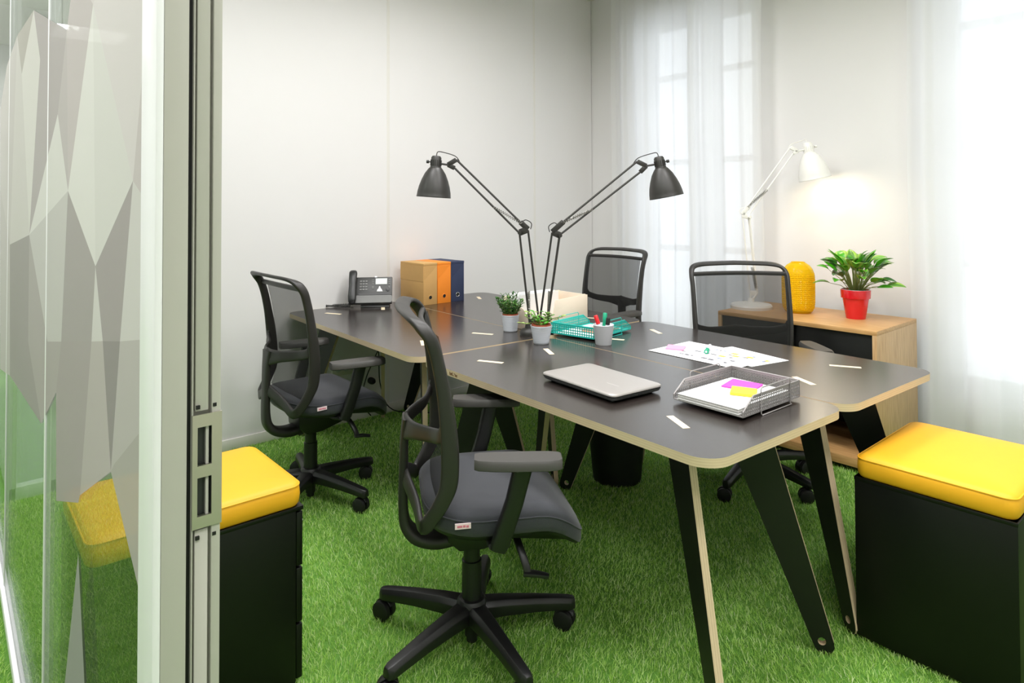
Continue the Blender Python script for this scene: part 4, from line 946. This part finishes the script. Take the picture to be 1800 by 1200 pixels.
for x, y in ((-0.15, -0.085), (0.15, -0.085), (-0.15, 0.085), (0.15, 0.085)): obj('rubber_foot', MB().lathe([(0.008, 0), (0.008, 0.005)], 12, T(x, y, 0)), 'rubber', lt)
for i in range(3): obj('port', MB().box(0.1815, 0.1838, -0.07 + 0.035 * i, -0.055 + 0.035 * i, 0.012, 0.016), 'rubber', lt)
mat('badge', (204, 199, 195), 0.35, 0.5, noise=0.02)
obj('lid_badge', MB().box(0.066, 0.122, -0.032, -0.027, 0.0304, 0.0312), 'badge', lt, bevel=0.0003, seg=1)

# ------------------------------------------------------------------ waste bin, sockets and cables
bn = thing('waste_bin', 'black waste bin on the grass under the desks', 'bin', D(0.085, 1.075, 0))
obj('bin_body', MB().lathe([(0.112, 0.0), (0.118, 0.004), (0.148, 0.33), (0.142, 0.33), (0.112, 0.012), (0.0, 0.012)], 48), 'bin_black', bn, smooth=40)
obj('bin_rim', MB().tube([(0.146 * math.cos(2 * PI * i / 48), 0.146 * math.sin(2 * PI * i / 48), 0.33) for i in range(48)], 0.005, 8, closed=True), 'bin_black', bn)
sk = thing('wall_socket', 'white double power socket on the wall under the phone desk', 'socket', (WX, 1.92, 0.345))
obj('socket_plate', MB().box(0, 0.01, -0.085, 0.085, -0.045, 0.045), 'socket_white', sk, bevel=0.004)
for y in (-0.045, 0.01):
    o_ = obj('socket_well', MB().lathe([(0.021, 0.012), (0.019, 0.0135), (0.016, 0.0105), (0.0, 0.0105)], 24, T(0, y, 0, 0, 0, PI / 2)), 'phone_screen', sk)
    obj('socket_hole', MB().lathe([(0.0035, 0.0108), (0.0035, 0.0115)], 10, T(0, y + 0.008, 0, 0, 0, PI / 2)).lathe([(0.0035, 0.0108), (0.0035, 0.0115)], 10, T(0, y - 0.008, 0, 0, 0, PI / 2)), 'rubber', o_)
pc = thing('power_cable', 'black power cables hanging from the phone desk to the wall', 'cable', (WX + 0.02, 2.10, 0))
obj('plug', MB().lathe([(0.02, -0.015), (0.022, 0), (0.02, 0.02), (0.012, 0.035)], 20, T(0.0, 0.0, 0.235, 0, 0, PI / 2)), 'rubber', pc)
obj('cable', MB().tube(spline([(0.12, 0.03, 0.71), (0.10, 0.04, 0.55), (0.05, -0.01, 0.38), (0.02, -0.05, 0.26), (0.02, -0.08, 0.12), (0.05, -0.03, 0.03)], 6), 0.0035, 6), 'rubber', pc)
obj('cable', MB().tube(spline([(0.12, -0.01, 0.71), (0.10, -0.01, 0.55), (0.06, 0.02, 0.4), (0.05, 0.04, 0.2), (0.07, 0.12, 0.04), (0.3, 0.3, 0.03), (0.7, 0.2, 0.03)], 6), 0.0035, 6), 'rubber', pc)

# ------------------------------------------------------------------ artificial grass: hundreds of thousands of blades in one object
rng = np.random.default_rng(5)
def blades(x0, x1, y0, y1, dens, wmul):
    n = int((x1 - x0) * (y1 - y0) * dens); return np.stack([rng.uniform(x0, x1, n), rng.uniform(y0, y1, n), np.full(n, wmul)], 1)
cells = []
for ix in range(-17, 2):
    for iy in range(-5, 17):
        x0, y0 = ix * 0.25, iy * 0.25; cx, cy = x0 + 0.125, y0 + 0.125
        if x0 < WX - 0.3 or y0 > WY - 0.1: continue
        dep = cx * F0.x + cy * F0.y; lat = cx * R0.x + cy * R0.y
        if dep < 0.5 or abs(lat) > dep * 1.05 + 0.5: continue
        d = 31000 if dep < 2.4 else (24000 if dep < 3.2 else 17000); cells.append(blades(x0, min(x0 + 0.25, 0.5), y0, min(y0 + 0.25, WY), d, 1.0 if dep < 2.4 else (1.15 if dep < 3.2 else 1.4)))
G = np.concatenate(cells); G = G[G[:, 0] > WX + 0.015]; G = G[(G[:, 1] < PY0 - 0.02) | (G[:, 1] > PY0 + 0.03) | (G[:, 0] > JX)]
n = len(G); th = rng.uniform(0, 2 * PI, n); hgt = rng.uniform(0.010, 0.020, n); lean = rng.uniform(0.2, 1.3, n) * hgt; wv = rng.uniform(0.0012, 0.0021, n) * G[:, 2]
sway = 0.9 * np.sin(G[:, 0] * 3.1 + G[:, 1] * 2.2) + 2.2
th = np.where(rng.random(n) < 0.35, sway + rng.normal(0, 0.6, n), th)
dx, dy = np.cos(th), np.sin(th); tw = th + PI / 2 + rng.normal(0, 0.7, n); sxv, syv = np.cos(tw), np.sin(tw)
V = np.zeros((n, 5, 3), np.float32)
for k, (f, s, wm) in enumerate(((0, -1, 1), (0, 1, 1), (0.6, 1, 0.85), (0.6, -1, 0.85), (1, 0, 0))):
    lf = lean * f ** 1.7
    V[:, k, 0] = G[:, 0] + dx * lf + sxv * s * wv * wm / 2; V[:, k, 1] = G[:, 1] + dy * lf + syv * s * wv * wm / 2; V[:, k, 2] = hgt * (f if f < 1 else 1.0) * (1 - 0.12 * f * lean / hgt)
me = bpy.data.meshes.new('artificial_grass'); me.vertices.add(n * 5); me.vertices.foreach_set('co', V.reshape(-1))
base = np.arange(n, dtype=np.int32)[:, None] * 5
loops = (base + np.array([0, 1, 2, 3, 3, 2, 4], np.int32)).reshape(-1); me.loops.add(n * 7); me.loops.foreach_set('vertex_index', loops)
st = (np.arange(n, dtype=np.int32)[:, None] * 7 + np.array([0, 4], np.int32)).reshape(-1); me.polygons.add(n * 2); me.polygons.foreach_set('loop_start', st)
at = me.attributes.new('blade', 'FLOAT', 'POINT'); at.data.foreach_set('value', np.repeat(rng.random(n).astype(np.float32), 5))
me.update(calc_edges=True)
gm = bpy.data.materials.new('grass_blades'); gm.use_nodes = True; nt = gm.node_tree; b = nt.nodes['Principled BSDF']; b.inputs['Roughness'].default_value = 0.42; b.inputs['Specular IOR Level'].default_value = 0.5
an = nt.nodes.new('ShaderNodeAttribute'); an.attribute_name = 'blade'; cr = nt.nodes.new('ShaderNodeValToRGB'); el = cr.color_ramp.elements
el[0].position = 0.0; el[0].color = (*lin((120, 170, 56)), 1); el[1].position = 1.0; el[1].color = (*lin((238, 248, 196)), 1)
e = el.new(0.45); e.color = (*lin((182, 226, 102)), 1); e = el.new(0.8); e.color = (*lin((202, 234, 138)), 1)
nt.links.new(an.outputs['Fac'], cr.inputs['Fac']); nt.links.new(cr.outputs['Color'], b.inputs['Base Color'])
tl = nt.nodes.new('ShaderNodeBsdfTranslucent'); nt.links.new(cr.outputs['Color'], tl.inputs['Color']); ms = nt.nodes.new('ShaderNodeMixShader'); ms.inputs[0].default_value = 0.35
nt.links.new(b.outputs[0], ms.inputs[1]); nt.links.new(tl.outputs[0], ms.inputs[2]); nt.links.new(ms.outputs[0], nt.nodes['Material Output'].inputs[0])
me.materials.append(gm); MATS['grass_blades'] = gm
go = bpy.data.objects.new('artificial_grass', me); COL.objects.link(go); tag(go, 'bright green artificial grass covering the office floor', 'grass', kind='stuff')
